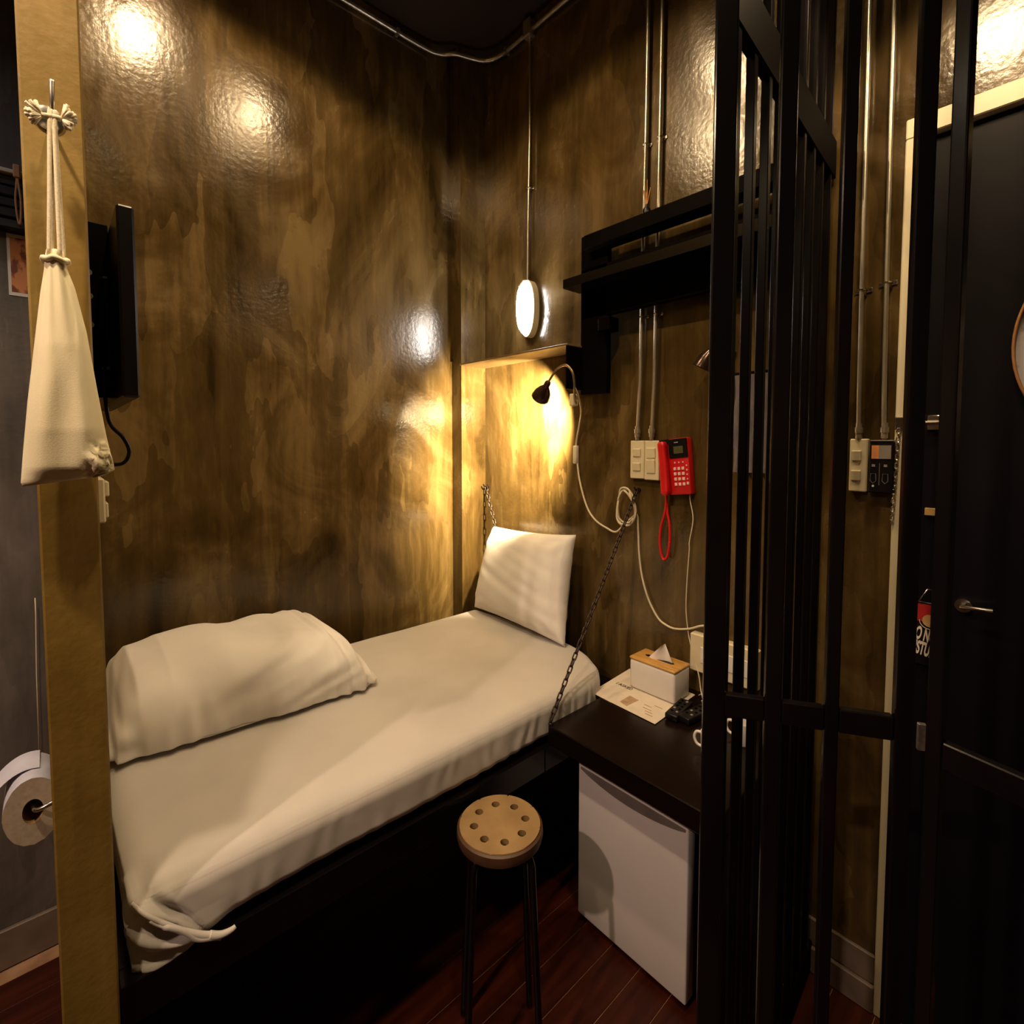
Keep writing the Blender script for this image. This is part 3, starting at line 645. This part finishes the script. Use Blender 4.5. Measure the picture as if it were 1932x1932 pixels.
# pillow leaning on the wall
def quadpt(u, v):
    BL, BR, TL, TR = Vector((-2.052, 1.592, .858)), Vector((-1.392, 1.552, .857)), Vector((-2.015, 1.690, 1.270)), Vector((-1.455, 1.690, 1.300))
    return BL.lerp(BR, u).lerp(TL.lerp(TR, u), v)
def pil(side):
    def fn(u, v):
        a, c = 2 * u - 1, 2 * v - 1
        pin = 1 - .055 * (1 - a * a) * abs(c) ** 3 - 0; pin2 = 1 - .05 * (1 - c * c) * abs(a) ** 3
        P = quadpt(.5 + a * pin2 / 2, .5 + c * pin / 2)
        th = ((1 - abs(a) ** 3.2) * (1 - abs(c) ** 3.2)); th = max(0, th) ** .5
        nrm = Vector((.05, -.93, .28)).normalized()
        wr = .008 * noise.noise(P * 5) + .0045 * noise.noise(Vector((P.x * 4 + P.z * 5, 0, P.z * 22 + P.x * 4)))
        wr += .006 * sin(a * 42 + 3 * noise.noise(P * 6)) * max(0, (a - .72) / .28) + .005 * sin(c * 30) * max(0, (abs(c) - .8) / .2)
        ear = max(0, (abs(a) + abs(c) - 1.25)) / .75
        wr += .016 * ear * sin((a - c) * 16 if a * c > 0 else (a + c) * 16) * (1 - ear)
        return P + nrm * side * (th * (.100 if side > 0 else .050) + wr * th ** .5)
    return fn
b = MB(); b.grid(pil(1), 60, 56); b.grid(pil(-1), 60, 56)
bmesh.ops.remove_doubles(b.bm, verts=b.bm.verts, dist=.0006)
pl = b.build('pillow', M['sheet'], None, True)
tag(pl, 'white pillow standing against the wall at the head of the bed', 'pillow')

# folded duvet at the foot
ZR = [(.092, .93), (.12, 1.005), (.155, 1.052), (.235, 1.076), (.382, 1.080), (.548, 1.068), (.66, 1.052), (.72, 1.025), (.77, .98), (.80, .93), (.822, .875)]
XF = [(.09, -1.650), (.31, -1.618), (.77, -1.592), (.822, -1.625)]
def duv(u, v):
    y = lerp(.086, .824, u ** 1.0)
    zb = .858; zr = table(ZR, y); xf = table(XF, y); xb = -2.16
    e_ = 1.0
    if y < .10: e_ = .9
    xc = (xf + xb) / 2; a_ = (xf - xb) / 2 * e_; hgt = zr - zb
    th = 2 * pi * v; c, s_ = cos(th), sin(th)
    px_ = xc + a_ * math.copysign(abs(c) ** .62, c)
    if s_ >= 0: pz = zb + .018 + (hgt - .018) * abs(s_) ** .80
    else: pz = zb + .018 - .018 * abs(s_) ** .5
    P = Vector((px_, y, pz)); out = Vector((c, 0, max(s_, 0))).normalized() if s_ > -.2 else Vector((0, 0, -.01))
    big = .020 * noise.noise(Vector((y * 5 + pz * 3, px_ * 3, pz * 2)))
    diag = (P.z - .85) * 1.2 - (P.y - .1) * .35
    fold = .016 * noise.noise(Vector((diag * 15, y * 2.2, 1.7))) * max(0, min(1, (y - .25) / .3)) * max(0, min(1, (P.z - .88) / .08))
    fold += .006 * noise.noise(Vector((diag * 34, y * 4, 5.1))) * max(0, min(1, (y - .35) / .2))
    pleat = .010 * noise.noise(Vector((y * 30, px_ * 5, pz * 5))) * max(0, min(1, (.99 - P.z) / .1))
    lay = .010 * max(0, min(1, (y - .66) / .06)) * sin((y - .66) * 120 + P.z * 10)
    if y < .16: pleat += .005 * sin(P.z * 110 + P.x * 30) * (.16 - y) / .07
    if s_ > -.2: P = P + out * (big + fold + pleat + lay)
    return P
b = MB(); NV = 150; NU = 190
b.grid(duv, NU, NV, wrapv=True); b.bm.verts.ensure_lookup_table()
for ring, sgn in ((list(b.bm.verts)[0:NV], -1), (list(b.bm.verts)[NV * (NU - 1):NV * NU], 1)):
    cen = sum((v.co for v in ring), Vector()) / NV; prev = ring
    for f_, dy in ((.8, .012), (.45, .018)):
        nr = [b.bm.verts.new(cen + (v.co - cen) * f_ + Vector((0, sgn * dy, 0))) for v in ring]
        for k in range(NV): b.bm.faces.new((prev[k], prev[(k + 1) % NV], nr[(k + 1) % NV], nr[k]))
        prev = nr
    cv = b.bm.verts.new(cen + Vector((0, sgn * .018, 0)))
    for k in range(NV): b.bm.faces.new((prev[k], prev[(k + 1) % NV], cv))
dv = b.build('duvet', M['sheet'], None, True)
tag(dv, 'white folded duvet lying at the foot of the bed', 'duvet')

# ================================================================== desk and the things on it
t = thing('desk', 'black wall desk hung by a chain beside the bed', 'desk', (-.82, 1.48, 0))
MB().box(-1.142, -.562, 1.190, YB - .002, .704, .770, bev=.003).build('desk_top', M['desk'], t)
MB().box(-.582, -.562, 1.20, YB - .002, 0, .704, bev=.002).build('side_panel', M['desk'], t)
MB().lathe([(0, 0), (.008, 0), (.008, .006), (.004, .008), (.004, .014), (0, .014)], (-1.135, 1.197, .770), (0, 0, 1), 12).build('chain_eye', M['chain'], t, 40)

t = thing('leaflet', 'pale printed leaflet under the tissue box on the desk', 'leaflet', (-1.05, 1.6, .7705))
zP = .7708
MB().prism([(-1.186, 1.468, zP), (-1.088, 1.461, zP), (-1.106, 1.735, zP), (-1.206, 1.740, zP)], (0, 0, .0012)).build('left_page', M['paper'], t)
MB().prism([(-1.088, 1.460, zP + .0013), (-.904, 1.452, zP + .0013), (-.914, 1.735, zP + .0013), (-1.106, 1.735, zP + .0013)], (0, 0, .0010)).build('right_page', M['paper'], t)
text_mesh('/ ASKED', .024, M['print'], 'heading', t, (-1.128, 1.596, zP + .0026), (1, -.03, 0), (-.05, 1, 0), 0, .85, .0003)
for i, (px_, py_, w_) in enumerate(((-1.05, 1.52, .02), (-1.055, 1.50, .014), (-.985, 1.535, .03), (-.975, 1.515, .034), (-.96, 1.50, .028), (-.955, 1.555, .03), (-.95, 1.485, .03))):
    MB().box(px_ - w_ / 2, px_ + w_ / 2, py_ - .0022, py_ + .0022, zP + .0024, zP + .0027).build('print_line', M['printb'], t)
MB().prism([(-1.070, 1.487, zP + .0023), (-1.035, 1.478, zP + .0023), (-1.030, 1.545, zP + .0023), (-1.072, 1.55, zP + .0023)], (0, 0, .0003)).build('printed_picture', M['printb'], t)

t = thing('tissue_box', 'white tissue box with bamboo lid on the desk', 'tissue box', (-1.02, 1.66, .774))
MB().box(-1.113, -.924, 1.605, 1.712, .7745, .886, bev=.010, seg=3).build('body', M['whitep'], t, 50)
MB().box(-1.114, -.923, 1.604, 1.713, .884, .895, bev=.005, seg=2).build('lid', M['bamboo'], t, 50)
MB().prism([(-1.07 + .0, 1.650, .895), (-.965, 1.650, .895), (-.957, 1.658, .895), (-.965, 1.666, .895), (-1.07, 1.666, .895), (-1.078, 1.658, .895)], (0, 0, .0008)).build('slot', M['plas'], t)
def tis(u, v):
    a = lerp(-1, 1, u); wv = (1 - v) ** 1.0
    x_ = -1.012 + a * .050 * wv + .012 * v; z_ = .895 + .062 * v
    return Vector((x_, 1.655 + .010 * sin(a * 2.5) * (1 - v) + .012 * v * a, z_ - .006 * abs(a) * wv))
b = MB(); b.grid(tis, 18, 10); bmesh.ops.solidify(b.bm, geom=b.bm.faces, thickness=.0012); b.build('tissue', M['tissue'], t, True)

def remote(label, c, ang, l, w_, name='remote_control'):
    t = thing(name, label, 'remote control', (c[0], c[1], .7712), 'black remotes on the desk')
    R = Vector((cos(ang), sin(ang), 0)); V = Vector((-sin(ang), cos(ang), 0)); C_ = Vector((c[0], c[1], .7835))
    MB().obox(C_, R, V, (0, 0, 1), l / 2, w_ / 2, .011, bev=.004, seg=2).build('body', M['plas'], t, 50)
    for i in range(5):
        for j in range(2):
            MB().obox(C_ + R * (l * (.36 - .16 * i)) + V * (w_ * (-.2 + .4 * j)) + Vector((0, 0, .0115)), R, V, (0, 0, 1), .004, .004, .0015, bev=.0008).build('button', M['fgrey'] if (i + j) % 4 == 0 else M['blkm'], t)
    return t
remote('black remote control lying against the tissue box', (-.888, 1.575), radians(97), .135, .044)
remote('black remote control behind the first bar post on the desk', (-.835, 1.60), radians(82), .15, .046)
cb = MB().tube(catmull([(-.90, 1.735, .776), (-.885, 1.72, .79), (-.87, 1.70, .80), (-.85, 1.69, .785), (-.84, 1.67, .776), (-.85, 1.66, .80), (-.83, 1.655, .80), (-.80, 1.67, .776), (-.78, 1.70, .776)], 6), .0024, 6).build('charging_cable', M['cord'], None, True)
tag(cb, 'thin white cable curled beside the remotes on the desk', 'cable')
def mug(label, c):
    t = thing('mug', label, 'mug', (c[0], c[1], .7705), 'white mugs on the desk')
    MB().lathe([(0, .0005), (.024, .0005), (.028, .006), (.031, .07), (.0285, .07), (.0255, .008), (0, .006)], (c[0], c[1], .770), (0, 0, 1), 26).build('cup', M['whitep'], t, 50)
    MB().tube(catmull([(c[0] - .029, c[1], .828), (c[0] - .045, c[1] - .002, .826), (c[0] - .052, c[1] - .003, .808), (c[0] - .044, c[1] - .002, .790), (c[0] - .028, c[1], .786)], 5), .0045, 8).build('handle', M['whitep'], t, True)
mug('white mug on the desk just behind the first bar post', (-.700, 1.43))
mug('white mug on the desk farther behind the bars', (-.665, 1.565))

# ================================================================== refrigerator
t = thing('mini_fridge', 'small white-doored fridge under the black desk', 'fridge', (-.93, 1.55, 0))
FX0, FX1 = -1.140, -.722
MB().box(FX0 + .004, FX1 - .004, 1.392, 1.750, .024, .578, bev=.004).build('body', M['fbody'], t)
MB().box(FX0 + .01, FX1 - .01, 1.40, 1.74, 0.001, .024).build('plinth', M['plas'], t)
MB().box(FX0, FX1, 1.345, 1.390, .026, .580, bev=.005, seg=2).build('door', M['fridge'], t, 50)
pts = [(FX0 + .012, 1.343, .568), (FX1 - .008, 1.343, .568)]
low = [(lerp(FX1 - .008, FX0 + .012, k / 16), 1.343, .568 - .008 - .030 * sin(pi * k / 16) ** .8) for k in range(17)]
hd = MB().prism(pts + low, (0, .004, 0)).build('handle_strip', M['fgrey'], t)
lin = [(lerp(FX0 + .03, FX1 - .02, k / 16), 1.3415, .562 - .016 * sin(pi * k / 16) ** .8) for k in range(17)]
MB().tube(lin, .0016, 5).build('grip_groove', M['plas'], hd, True)
MB().box(-.955, -.935, 1.3405, 1.343, .541, .546).build('badge', M['plas'], hd)

# ================================================================== stool
SX, SY, SZ = -1.022, .878, .665
t = thing('stool', 'round stool with eight holes in its brown seat, in front of the fridge', 'stool', (SX, SY, 0))
b = MB(); R_o, R_i, R_h, r_h = .110, .040, .071, .0115
def seat_sheet(z_):
    """disc with eight holes at height z_; returns the hole and outer rings"""
    holes, outer = [], []
    for k in range(8):
        a0 = 2 * pi * k / 8 + .25; cx_, cy_ = R_h * cos(a0), R_h * sin(a0); n = 28
        hr, bd = [], []
        for j in range(n):
            th = a0 + 2 * pi * j / n; d = 0.0
            lo_, hi_ = r_h, .12
            for _ in range(26):
                md = (lo_ + hi_) / 2; xx, yy = cx_ + md * cos(th), cy_ + md * sin(th); rr = sqrt(xx * xx + yy * yy)
                da = (atan2(yy, xx) - a0 + pi) % (2 * pi) - pi
                if R_i < rr < R_o and abs(da) < pi / 8: lo_ = md
                else: hi_ = md
            hr.append(b.bm.verts.new((SX + cx_ + r_h * cos(th), SY + cy_ + r_h * sin(th), z_)))
            bd.append(b.bm.verts.new((SX + cx_ + lo_ * cos(th), SY + cy_ + lo_ * sin(th), z_)))
        for j in range(n): b.bm.faces.new((hr[j], hr[(j + 1) % n], bd[(j + 1) % n], bd[j]))
        holes.append(hr)
    return holes
h1, h0 = seat_sheet(SZ), seat_sheet(SZ - .016)
for A_, B_ in zip(h1, h0):
    for j in range(28): b.bm.faces.new((A_[j], A_[(j + 1) % 28], B_[(j + 1) % 28], B_[j]))
b.lathe([(0, SZ), (R_i + .010, SZ - .0004)], (SX, SY, 0), (0, 0, 1), 40)
b.lathe([(0, SZ - .016), (R_i + .003, SZ - .0159)], (SX, SY, 0), (0, 0, 1), 40)
b.lathe([(R_o - .022, SZ - .0004), (R_o - .003, SZ - .0003), (R_o, SZ - .002), (R_o, SZ - .014)], (SX, SY, 0), (0, 0, 1), 56)
b.build('seat', M['seat'], t, 30)
MB().lathe([(.1105, SZ - .004), (.1165, SZ - .007), (.118, SZ - .02), (.115, SZ - .034), (.108, SZ - .034), (.1105, SZ - .02)], (SX, SY, 0), (0, 0, 1), 48, closed=True).build('seat_rim', M['seatrim'], t, 50)
MB().lathe([(0, SZ - .036), (.109, SZ - .036), (.109, SZ - .030), (0, SZ - .030)], (SX, SY, 0), (0, 0, 1), 40).build('seat_pan', M['blkm'], t, 40)
for a in (radians(10 + 90 * k) for k in range(4)):
    dx, dy = cos(a), sin(a)
    P_ = catmull([(SX + dx * .05, SY + dy * .05, SZ - .040), (SX + dx * .085, SY + dy * .085, SZ - .042), (SX + dx * .105, SY + dy * .105, SZ - .062), (SX + dx * .110, SY + dy * .110, SZ - .11), (SX + dx * .124, SY + dy * .124, .30), (SX + dx * .140, SY + dy * .140, .012)], 5)
    lg = MB().tube(P_, .0095, 9).build('leg', M['blk'], t, True)
    MB().lathe([(0, .0005), (.013, .0005), (.012, .022), (0, .022)], (SX + dx * .140, SY + dy * .140, 0), (0, 0, 1), 12).build('foot_cap', M['plas'], lg, 40)

# ================================================================== television, its mount, switch on the partition
t = thing('television', 'black television seen edge-on at the foot of the bed', 'television', (-1.55, .06, 1.79))
TU = Vector((1, .0, 0)); 
MB().box(-1.86, -1.262, .110, .1385, 1.79, 2.163, bev=.004).build('panel', M['plas'], t)
MB().box(-1.70, -1.42, .092, .110, 1.86, 2.06, bev=.006).build('back_housing', M['plas'], t)
MB().box(-1.66, -1.30, .0565, .068, 1.86, 2.09, bev=.002).build('wall_plate', M['blkm'], t)
MB().box(-1.46, -1.44, .068, .110, 1.80, 2.175, bev=.002).build('mount_arm', M['blkm'], t)
for zz in (1.93, 1.985, 2.03):
    MB().lathe([(0, 0), (.006, 0), (.006, .004), (0, .004)], (-1.299, .066, zz), (1, .3, 0), 10).build('bolt', M['chrome'], t, 40)
MB().tube(catmull([(-1.40, .09, 1.86), (-1.39, .095, 1.75), (-1.385, .118, 1.712), (-1.385, .128, 1.68), (-1.385, .115, 1.655), (-1.39, .085, 1.66), (-1.40, .065, 1.70)], 6), .004, 7).build('power_cord', M['plas'], t, True)

t = thing('switch_plate', 'cream switch seen edge-on at the pillar beneath the cloth bag', 'switch', (-1.23, .0595, 1.55), 'light switches')
MB().box(-1.27, -1.20, .0565, .073, 1.552, 1.635, bev=.003).build('plate', M['cream'], t)
MB().box(-1.26, -1.215, .073, .080, 1.60, 1.628, bev=.002).build('rocker', M['cream'], t)
MB().box(-1.26, -1.215, .073, .078, 1.56, 1.588, bev=.002).build('rocker', M['cream'], t)

# ================================================================== hook and cloth bag on the pillar
t = thing('coat_hook', 'steel coat hook with round plate screwed to the pillar', 'hook', (-1.12, .018, 2.20))
MB().lathe([(0, 0), (.019, 0), (.019, .003), (.014, .005), (0, .005)], (-1.12, .016, 2.215), (1, 0, 0), 24).build('rosette', M['chrome'], t, 40)
MB().tube(catmull([(-1.117, .018, 2.205), (-1.09, .019, 2.200), (-1.07, .020, 2.205), (-1.060, .0205, 2.222), (-1.058, .021, 2.246)], 6), .0032, 8).build('pin', M['steel'], t, True)

t = thing('drawstring_bag', 'cream drawstring cloth bag hanging from the hook on the pillar', 'bag', (-1.07, .02, 1.63))
LB = [(1.632, -.0325), (1.64, -.0345), (1.681, -.031), (1.762, -.023), (1.837, -.014), (1.929, -.003), (1.965, .0025), (1.985, .004), (1.996, .006)]
RB = [(1.632, .060), (1.652, .079), (1.681, .0745), (1.709, .070), (1.78, .061), (1.877, .050), (1.944, .038), (1.97, .030), (1.985, .0285), (1.996, .026)]
def bag(u, v):
    z_ = lerp(1.634, 1.996, v); a = 2 * pi * u; yl, yr = table(LB, z_), table(RB, z_)
    yc, hw = (yl + yr) / 2, (yr - yl) / 2; c, s_ = cos(a), sin(a)
    th = table([(1.634, .012), (1.66, .026), (1.72, .032), (1.85, .028), (1.95, .018), (1.985, .014), (1.996, .012)], z_)
    xx = s_ * th * (abs(s_) ** .2 if s_ else 1)
    gath = .0045 * sin(a * 9 + 1) * max(0, min(1, (z_ - 1.80) / .15)) + .0026 * sin(a * 6 + z_ * 8)
    gath += .0030 * noise.noise(Vector((a * 1.2, z_ * 9, 3)))
    zz = z_ + (.012 * (c * .5 + .5) if z_ < 1.66 else 0) * max(0, (1.66 - z_) / .026)
    k = 1 + gath / .03
    P = Vector((-1.072 + xx * k, yc + hw * math.copysign(abs(c) ** .9, c), zz))
    dd = sqrt((P.y - .064) ** 2 + ((P.z - 1.667) * .7) ** 2)
    if s_ > 0 and dd < .022: P.x += .012 * cos(dd / .022 * pi * .5) - .006 * sin(dd * 900)
    return P
b = MB(); b.grid(bag, 56, 60, wrapu=True); b.bm.verts.ensure_lookup_table()
bot = [b.bm.verts[i * 60] for i in range(56)]; top = [b.bm.verts[i * 60 + 59] for i in range(56)]
b.bm.faces.new(bot); b.bm.faces.new(top)
bg = b.build('bag_body', M['canvas'], t, True)
MB().tube(catmull([(-1.072 + .0175 * sin(2 * pi * k / 14), .0165 + .0145 * cos(2 * pi * k / 14), 1.981 + .002 * sin(k * 2.1)) for k in range(14)], 3, True), .0042, 7, closed=True).build('hem', M['canvas'], t, True)
for i, (y0, y1, x1) in enumerate(((.0165, .009, -1.062), (.0185, .012, -1.080), (.0215, .0215, -1.060), (.0225, .0265, -1.078))):
    MB().tube(catmull([(-1.066, y0 + .001, 2.205), (-1.066, y0, 2.19), (lerp(-1.066, x1, .5), lerp(y0, y1, .45), 2.09), (x1, y1, 1.985)], 6), .0030, 7).build('drawcord', M['rope'], t, True)
for (ty, tz, s_) in ((.0045, 2.193, -1), (.034, 2.197, 1)):
    b = MB()
    for k in range(46):
        a = random.uniform(-1.5, 1.5) + (0 if s_ > 0 else pi); l = random.uniform(.009, .0165); xx = random.uniform(-.006, .008)
        b.tube([(-1.066, ty - s_ * .004, tz), (-1.064 + xx, ty + l * cos(a), tz + l * sin(a) * 1.25)], [.0014, .0026], 5)
    b.tube([(-1.066, .0195, 2.196), (-1.066, ty - s_ * .003, tz)], .0042, 7)
    b.build('tassel', M['rope'], t, True, fix=False)

# ================================================================== toilet roll and things beyond the partition
t = thing('toilet_roll', 'toilet paper roll on a wall holder beyond the pillar', 'toilet paper', (-1.35, -.04, .94))
RX0, RX1, ry, rz = -1.405, -1.300, -.047, 1.004
def ell(ky, kz, n=36, wob=0.0): return [(ry + ky * cos(2 * pi * k / n) * (1 + wob * sin(k * 5.3)), rz + kz * sin(2 * pi * k / n) * (1 + wob * sin(k * 3.1))) for k in range(n)]
b = MB(); R1 = ell(.0415, .0640, wob=.012); R2 = ell(.0150, .0235)
def ring_(R, x_): return [b.bm.verts.new((x_, y, z)) for y, z in R]
a0, a1 = ring_(R1, RX0), ring_(R1, RX1)
n_ = 36
for k in range(n_): b.bm.faces.new((a0[k], a0[(k + 1) % n_], a1[(k + 1) % n_], a1[k]))
b.build('roll', M['tpaper'], t, True)
for xe in (RX1 + .0004, RX0):
    b = MB(); o1, i1 = ring_(R1, xe), ring_(R2, xe)
    for k in range(n_): b.bm.faces.new((o1[k], o1[(k + 1) % n_], i1[(k + 1) % n_], i1[k]))
    b.build('roll_edge', M['tpend'], t)
b = MB(); i1, i0 = ring_(R2, RX1), ring_(R2, RX0)
for k in range(n_): b.bm.faces.new((i0[k], i0[(k + 1) % n_], i1[(k + 1) % n_], i1[k]))
b.build('core', M['core'], t, True)
def flap(u, v):
    x_ = lerp(-1.405, -1.335, u)
    return Vector((x_, lerp(-.036, -.105, v), 1.071 + .010 * sin(v * 2.2) - .040 * v * v + .003 * sin(u * 5)))
b = MB(); b.grid(flap, 10, 12); bmesh.ops.solidify(b.bm, geom=b.bm.faces, thickness=.0012); b.build('loose_sheet', M['tpaper'], t, True)
MB().tube(catmull([(-1.42, .006, 1.01), (-1.42, -.03, 1.012), (-1.41, -.046, 1.010), (-1.36, -.047, 1.010), (-1.302, -.046, 1.012), (-1.285, -.040, 1.012), (-1.28, -.02, 1.018), (-1.285, .006, 1.022)], 6), .0042, 8).build('holder', M['chrome'], t, True)

t = thing('slatted_shelf', 'dark slatted wall unit with pale top edge beyond the pillar', 'shelf', (XL, -.3, 2.36))
for k in range(5):
    MB().box(XL, XL + .05 + .004 * (k % 2), -.75, .004, 2.360 + k * .032, 2.388 + k * .032, bev=.003).build('slat', M['navy'], t)
MB().box(XL, XL + .062, -.75, .004, 2.521, 2.534, bev=.002).build('top_edge', M['trim'], t)
t = thing('poster', 'orange and brown poster with white border on the wall beyond the pillar', 'poster', (XL, -.1, 2.16))
MB().box(XL + .0005, XL + .003, -.079, .003, 2.165, 2.356).build('sheet', M['whitep'], t)
MB().box(XL + .003, XL + .0035, -.072, -.001, 2.176, 2.345).build('picture', M['poster'], t)
hc = thing('hanging_strap', 'tan looped strap hanging from the pale shelf edge beyond the pillar', 'strap', (-2.2, -.045, 2.4))
MB().tube(catmull([(-2.205, -.047, 2.540), (-2.198, -.047, 2.50), (-2.198, -.052, 2.44), (-2.198, -.048, 2.375), (-2.196, -.043, 2.375), (-2.196, -.040, 2.44), (-2.198, -.045, 2.50), (-2.205, -.045, 2.540)], 5), .003, 6).build('loop', M['strap'], hc, True)
MB().box(-2.207, -2.193, -.055, -.038, 2.505, 2.545, bev=.003).build('knot', M['strap'], hc)
cdx = MB().tube([(-2.24, -.052, 1.20), (-2.238, -.052, 1.15), (-2.236, -.057, .95), (-2.235, -.060, .60)], .0018, 6).build('pull_cord', M['cord'], None, True)
tag(cdx, 'thin pale cord hanging on the wall above the toilet roll', 'cord')

# ================================================================== bar panels
ax = Vector((0, 0, 1))
# fixed panel running back to the wall
Pd = Vector((-.07898, .99688, 0)); Pn = Vector((Pd.y, -Pd.x, 0)); PA = Vector((-.46, .895, 0))
t = thing('bar_panel', 'black barred panel running back to the wall beside the desk', 'barred panel', PA)
for k in range(9):
    c = PA + Pd * (.102 + .0915 * k)
    MB().obox((c.x, c.y, 1.85), Pd, Pn, ax, .0092, .0092, 1.85, bev=.0015).build('bar', M['blkp'], t)
for (z0, z1) in ((2.487, 2.595), (.02, .10), (3.62, 3.70)):
    c = PA + Pd * .46
    MB().obox((c.x, c.y, (z0 + z1) / 2), Pd, Pn, ax, .415, .0125, (z1 - z0) / 2, bev=.002).build('rail', M['blkm'], t)
# front frame of heavier posts
Fd = Vector((.85988, .5105, 0)); Fn = Vector((Fd.y, -Fd.x, 0)); FA = Vector((-.455, .900, 0))
t = thing('gate_frame', 'black steel gate frame with four heavy posts and a mid rail', 'gate', FA)
for (a_, b_) in ((-.004, .034), (.101, .129), (.197, .219), (.301, .328)):
    c = FA + Fd * ((a_ + b_) / 2)
    p = MB().obox((c.x, c.y, ZC / 2), Fd, Fn, ax, (b_ - a_) / 2, .009, ZC / 2 - .002, bev=.003, seg=2).build('post', M['blk'], t)
for (a_, b_) in ((.034, .101), (.129, .197), (.219, .301)):
    c = FA + Fd * ((a_ + b_) / 2)
    r0 = MB().obox((c.x, c.y, 1.215), Fd, Fn, ax, (b_ - a_) / 2 - .0005, .0085, .021, bev=.002).build('mid_rail', M['blk'], t)
    e1 = FA + Fd * b_ + Fn * .0085
    b = MB()
    for q in range(4): b.lathe([(0, -.0025), (.0022, -.001), (.0025, .001), (0, .0028)], (e1.x - .001 * q, e1.y, 1.236 - .002 * q), (0, 0, 1), 6)
    b.build('weld_bead', M['weld'], r0, True, fix=False)
c = FA + Fd * .343
MB().obox((c.x, c.y, 1.205), Fd, Fn, ax, .006, .004, .023, bev=.001).build('latch_plate', M['weld'], t)
# swing gate to the right
Gd = Vector((.963, -.27, 0)).normalized(); Gn = Vector((Gd.y, -Gd.x, 0)); GA = Vector((-.143, 1.024, 0))
t = thing('swing_gate', 'black steel swing gate stile and rail at the right edge in front of the door', 'gate', GA)
c = GA + Gd * .009
MB().obox((c.x, c.y, ZC / 2), Gd, Gn, ax, .0110, .009, ZC / 2 - .002, bev=.003, seg=2).build('post', M['blk'], t)
c = GA + Gd * .0805
rl = MB().obox((c.x, c.y, 1.215), Gd, Gn, ax, .0600, .0085, .021, bev=.002).build('mid_rail', M['blk'], t)
c = GA + Gd * .16
MB().obox((c.x, c.y, ZC / 2), Gd, Gn, ax, .0155, .016, ZC / 2 - .002, bev=.003, seg=2).build('post', M['blk'], t)

# ================================================================== signs on the door
t = thing('door_sign', 'black do-not-disturb sign with red and tan emblem hanging on the door', 'sign', (-.255, YB, 1.08))
MB().box(-.306, -.228, YB - .006, YB + .004, 1.085, 1.262, bev=.002).build('card', M['plas'], t)
MB().box(-.302, -.232, YB - .0072, YB - .0058, 1.208, 1.256).build('red_field', M['signred'], t)
MB().lathe([(0, 0), (.017, 0), (.017, -.001), (0, -.001)], (-.256, YB - .0072, 1.212), (0, 1, 0), 24).build('emblem', M['signtan'], t)
MB().tube([(-.256 + .023 * cos(a), YB - .0075, 1.212 + .023 * sin(a)) for a in [pi + pi * k / 12 for k in range(13)]], .0009, 5).build('emblem_ring', M['signw'], t)
rt, up_ = (.95, 0, -.16), (.10, 0, 1)
text_mesh('DO NOT', .050, M['signw'], 'lettering', t, (-.266, YB - .0066, 1.170), rt, up_, .12, .33, .0004, bold=.0018)
text_mesh('DISTURB', .050, M['signw'], 'lettering', t, (-.268, YB - .0066, 1.130), rt, up_, .12, .33, .0004, bold=.0018)
MB().tube([(-.282, YB - .01, 1.262), (-.264, YB - .012, 1.30), (-.248, YB - .012, 1.30), (-.232, YB - .01, 1.262)], .0018, 5).build('hanger', M['chrome'], t, True)

t = thing('round_plaque', 'round weathered metal plaque on the black door at the right edge', 'plaque', (.18, YB, 1.93))
MB().lathe([(0, 0), (.292, 0), (.30, -.004), (.305, -.014), (.302, -.018), (.294, -.010), (.288, -.006), (0, -.008)], (.184, YB + .005, 1.937), (0, 1, 0), 72).build('disc', M['rust'], t, 40)
MB().tube([(.184 + .302 * cos(2 * pi * k / 72), YB - .013, 1.937 + .302 * sin(2 * pi * k / 72)) for k in range(72)], .0035, 6, closed=True).build('rim', M['rim'], t, True)
for k in range(18):
    a = 2 * pi * (k + .35) / 18
    MB().lathe([(0, 0), (.006, 0), (.005, -.004), (0, -.005)], (.184 + .278 * cos(a), YB - .003, 1.937 + .278 * sin(a)), (0, 1, 0), 10).build('rivet', M['plas'], t, True)
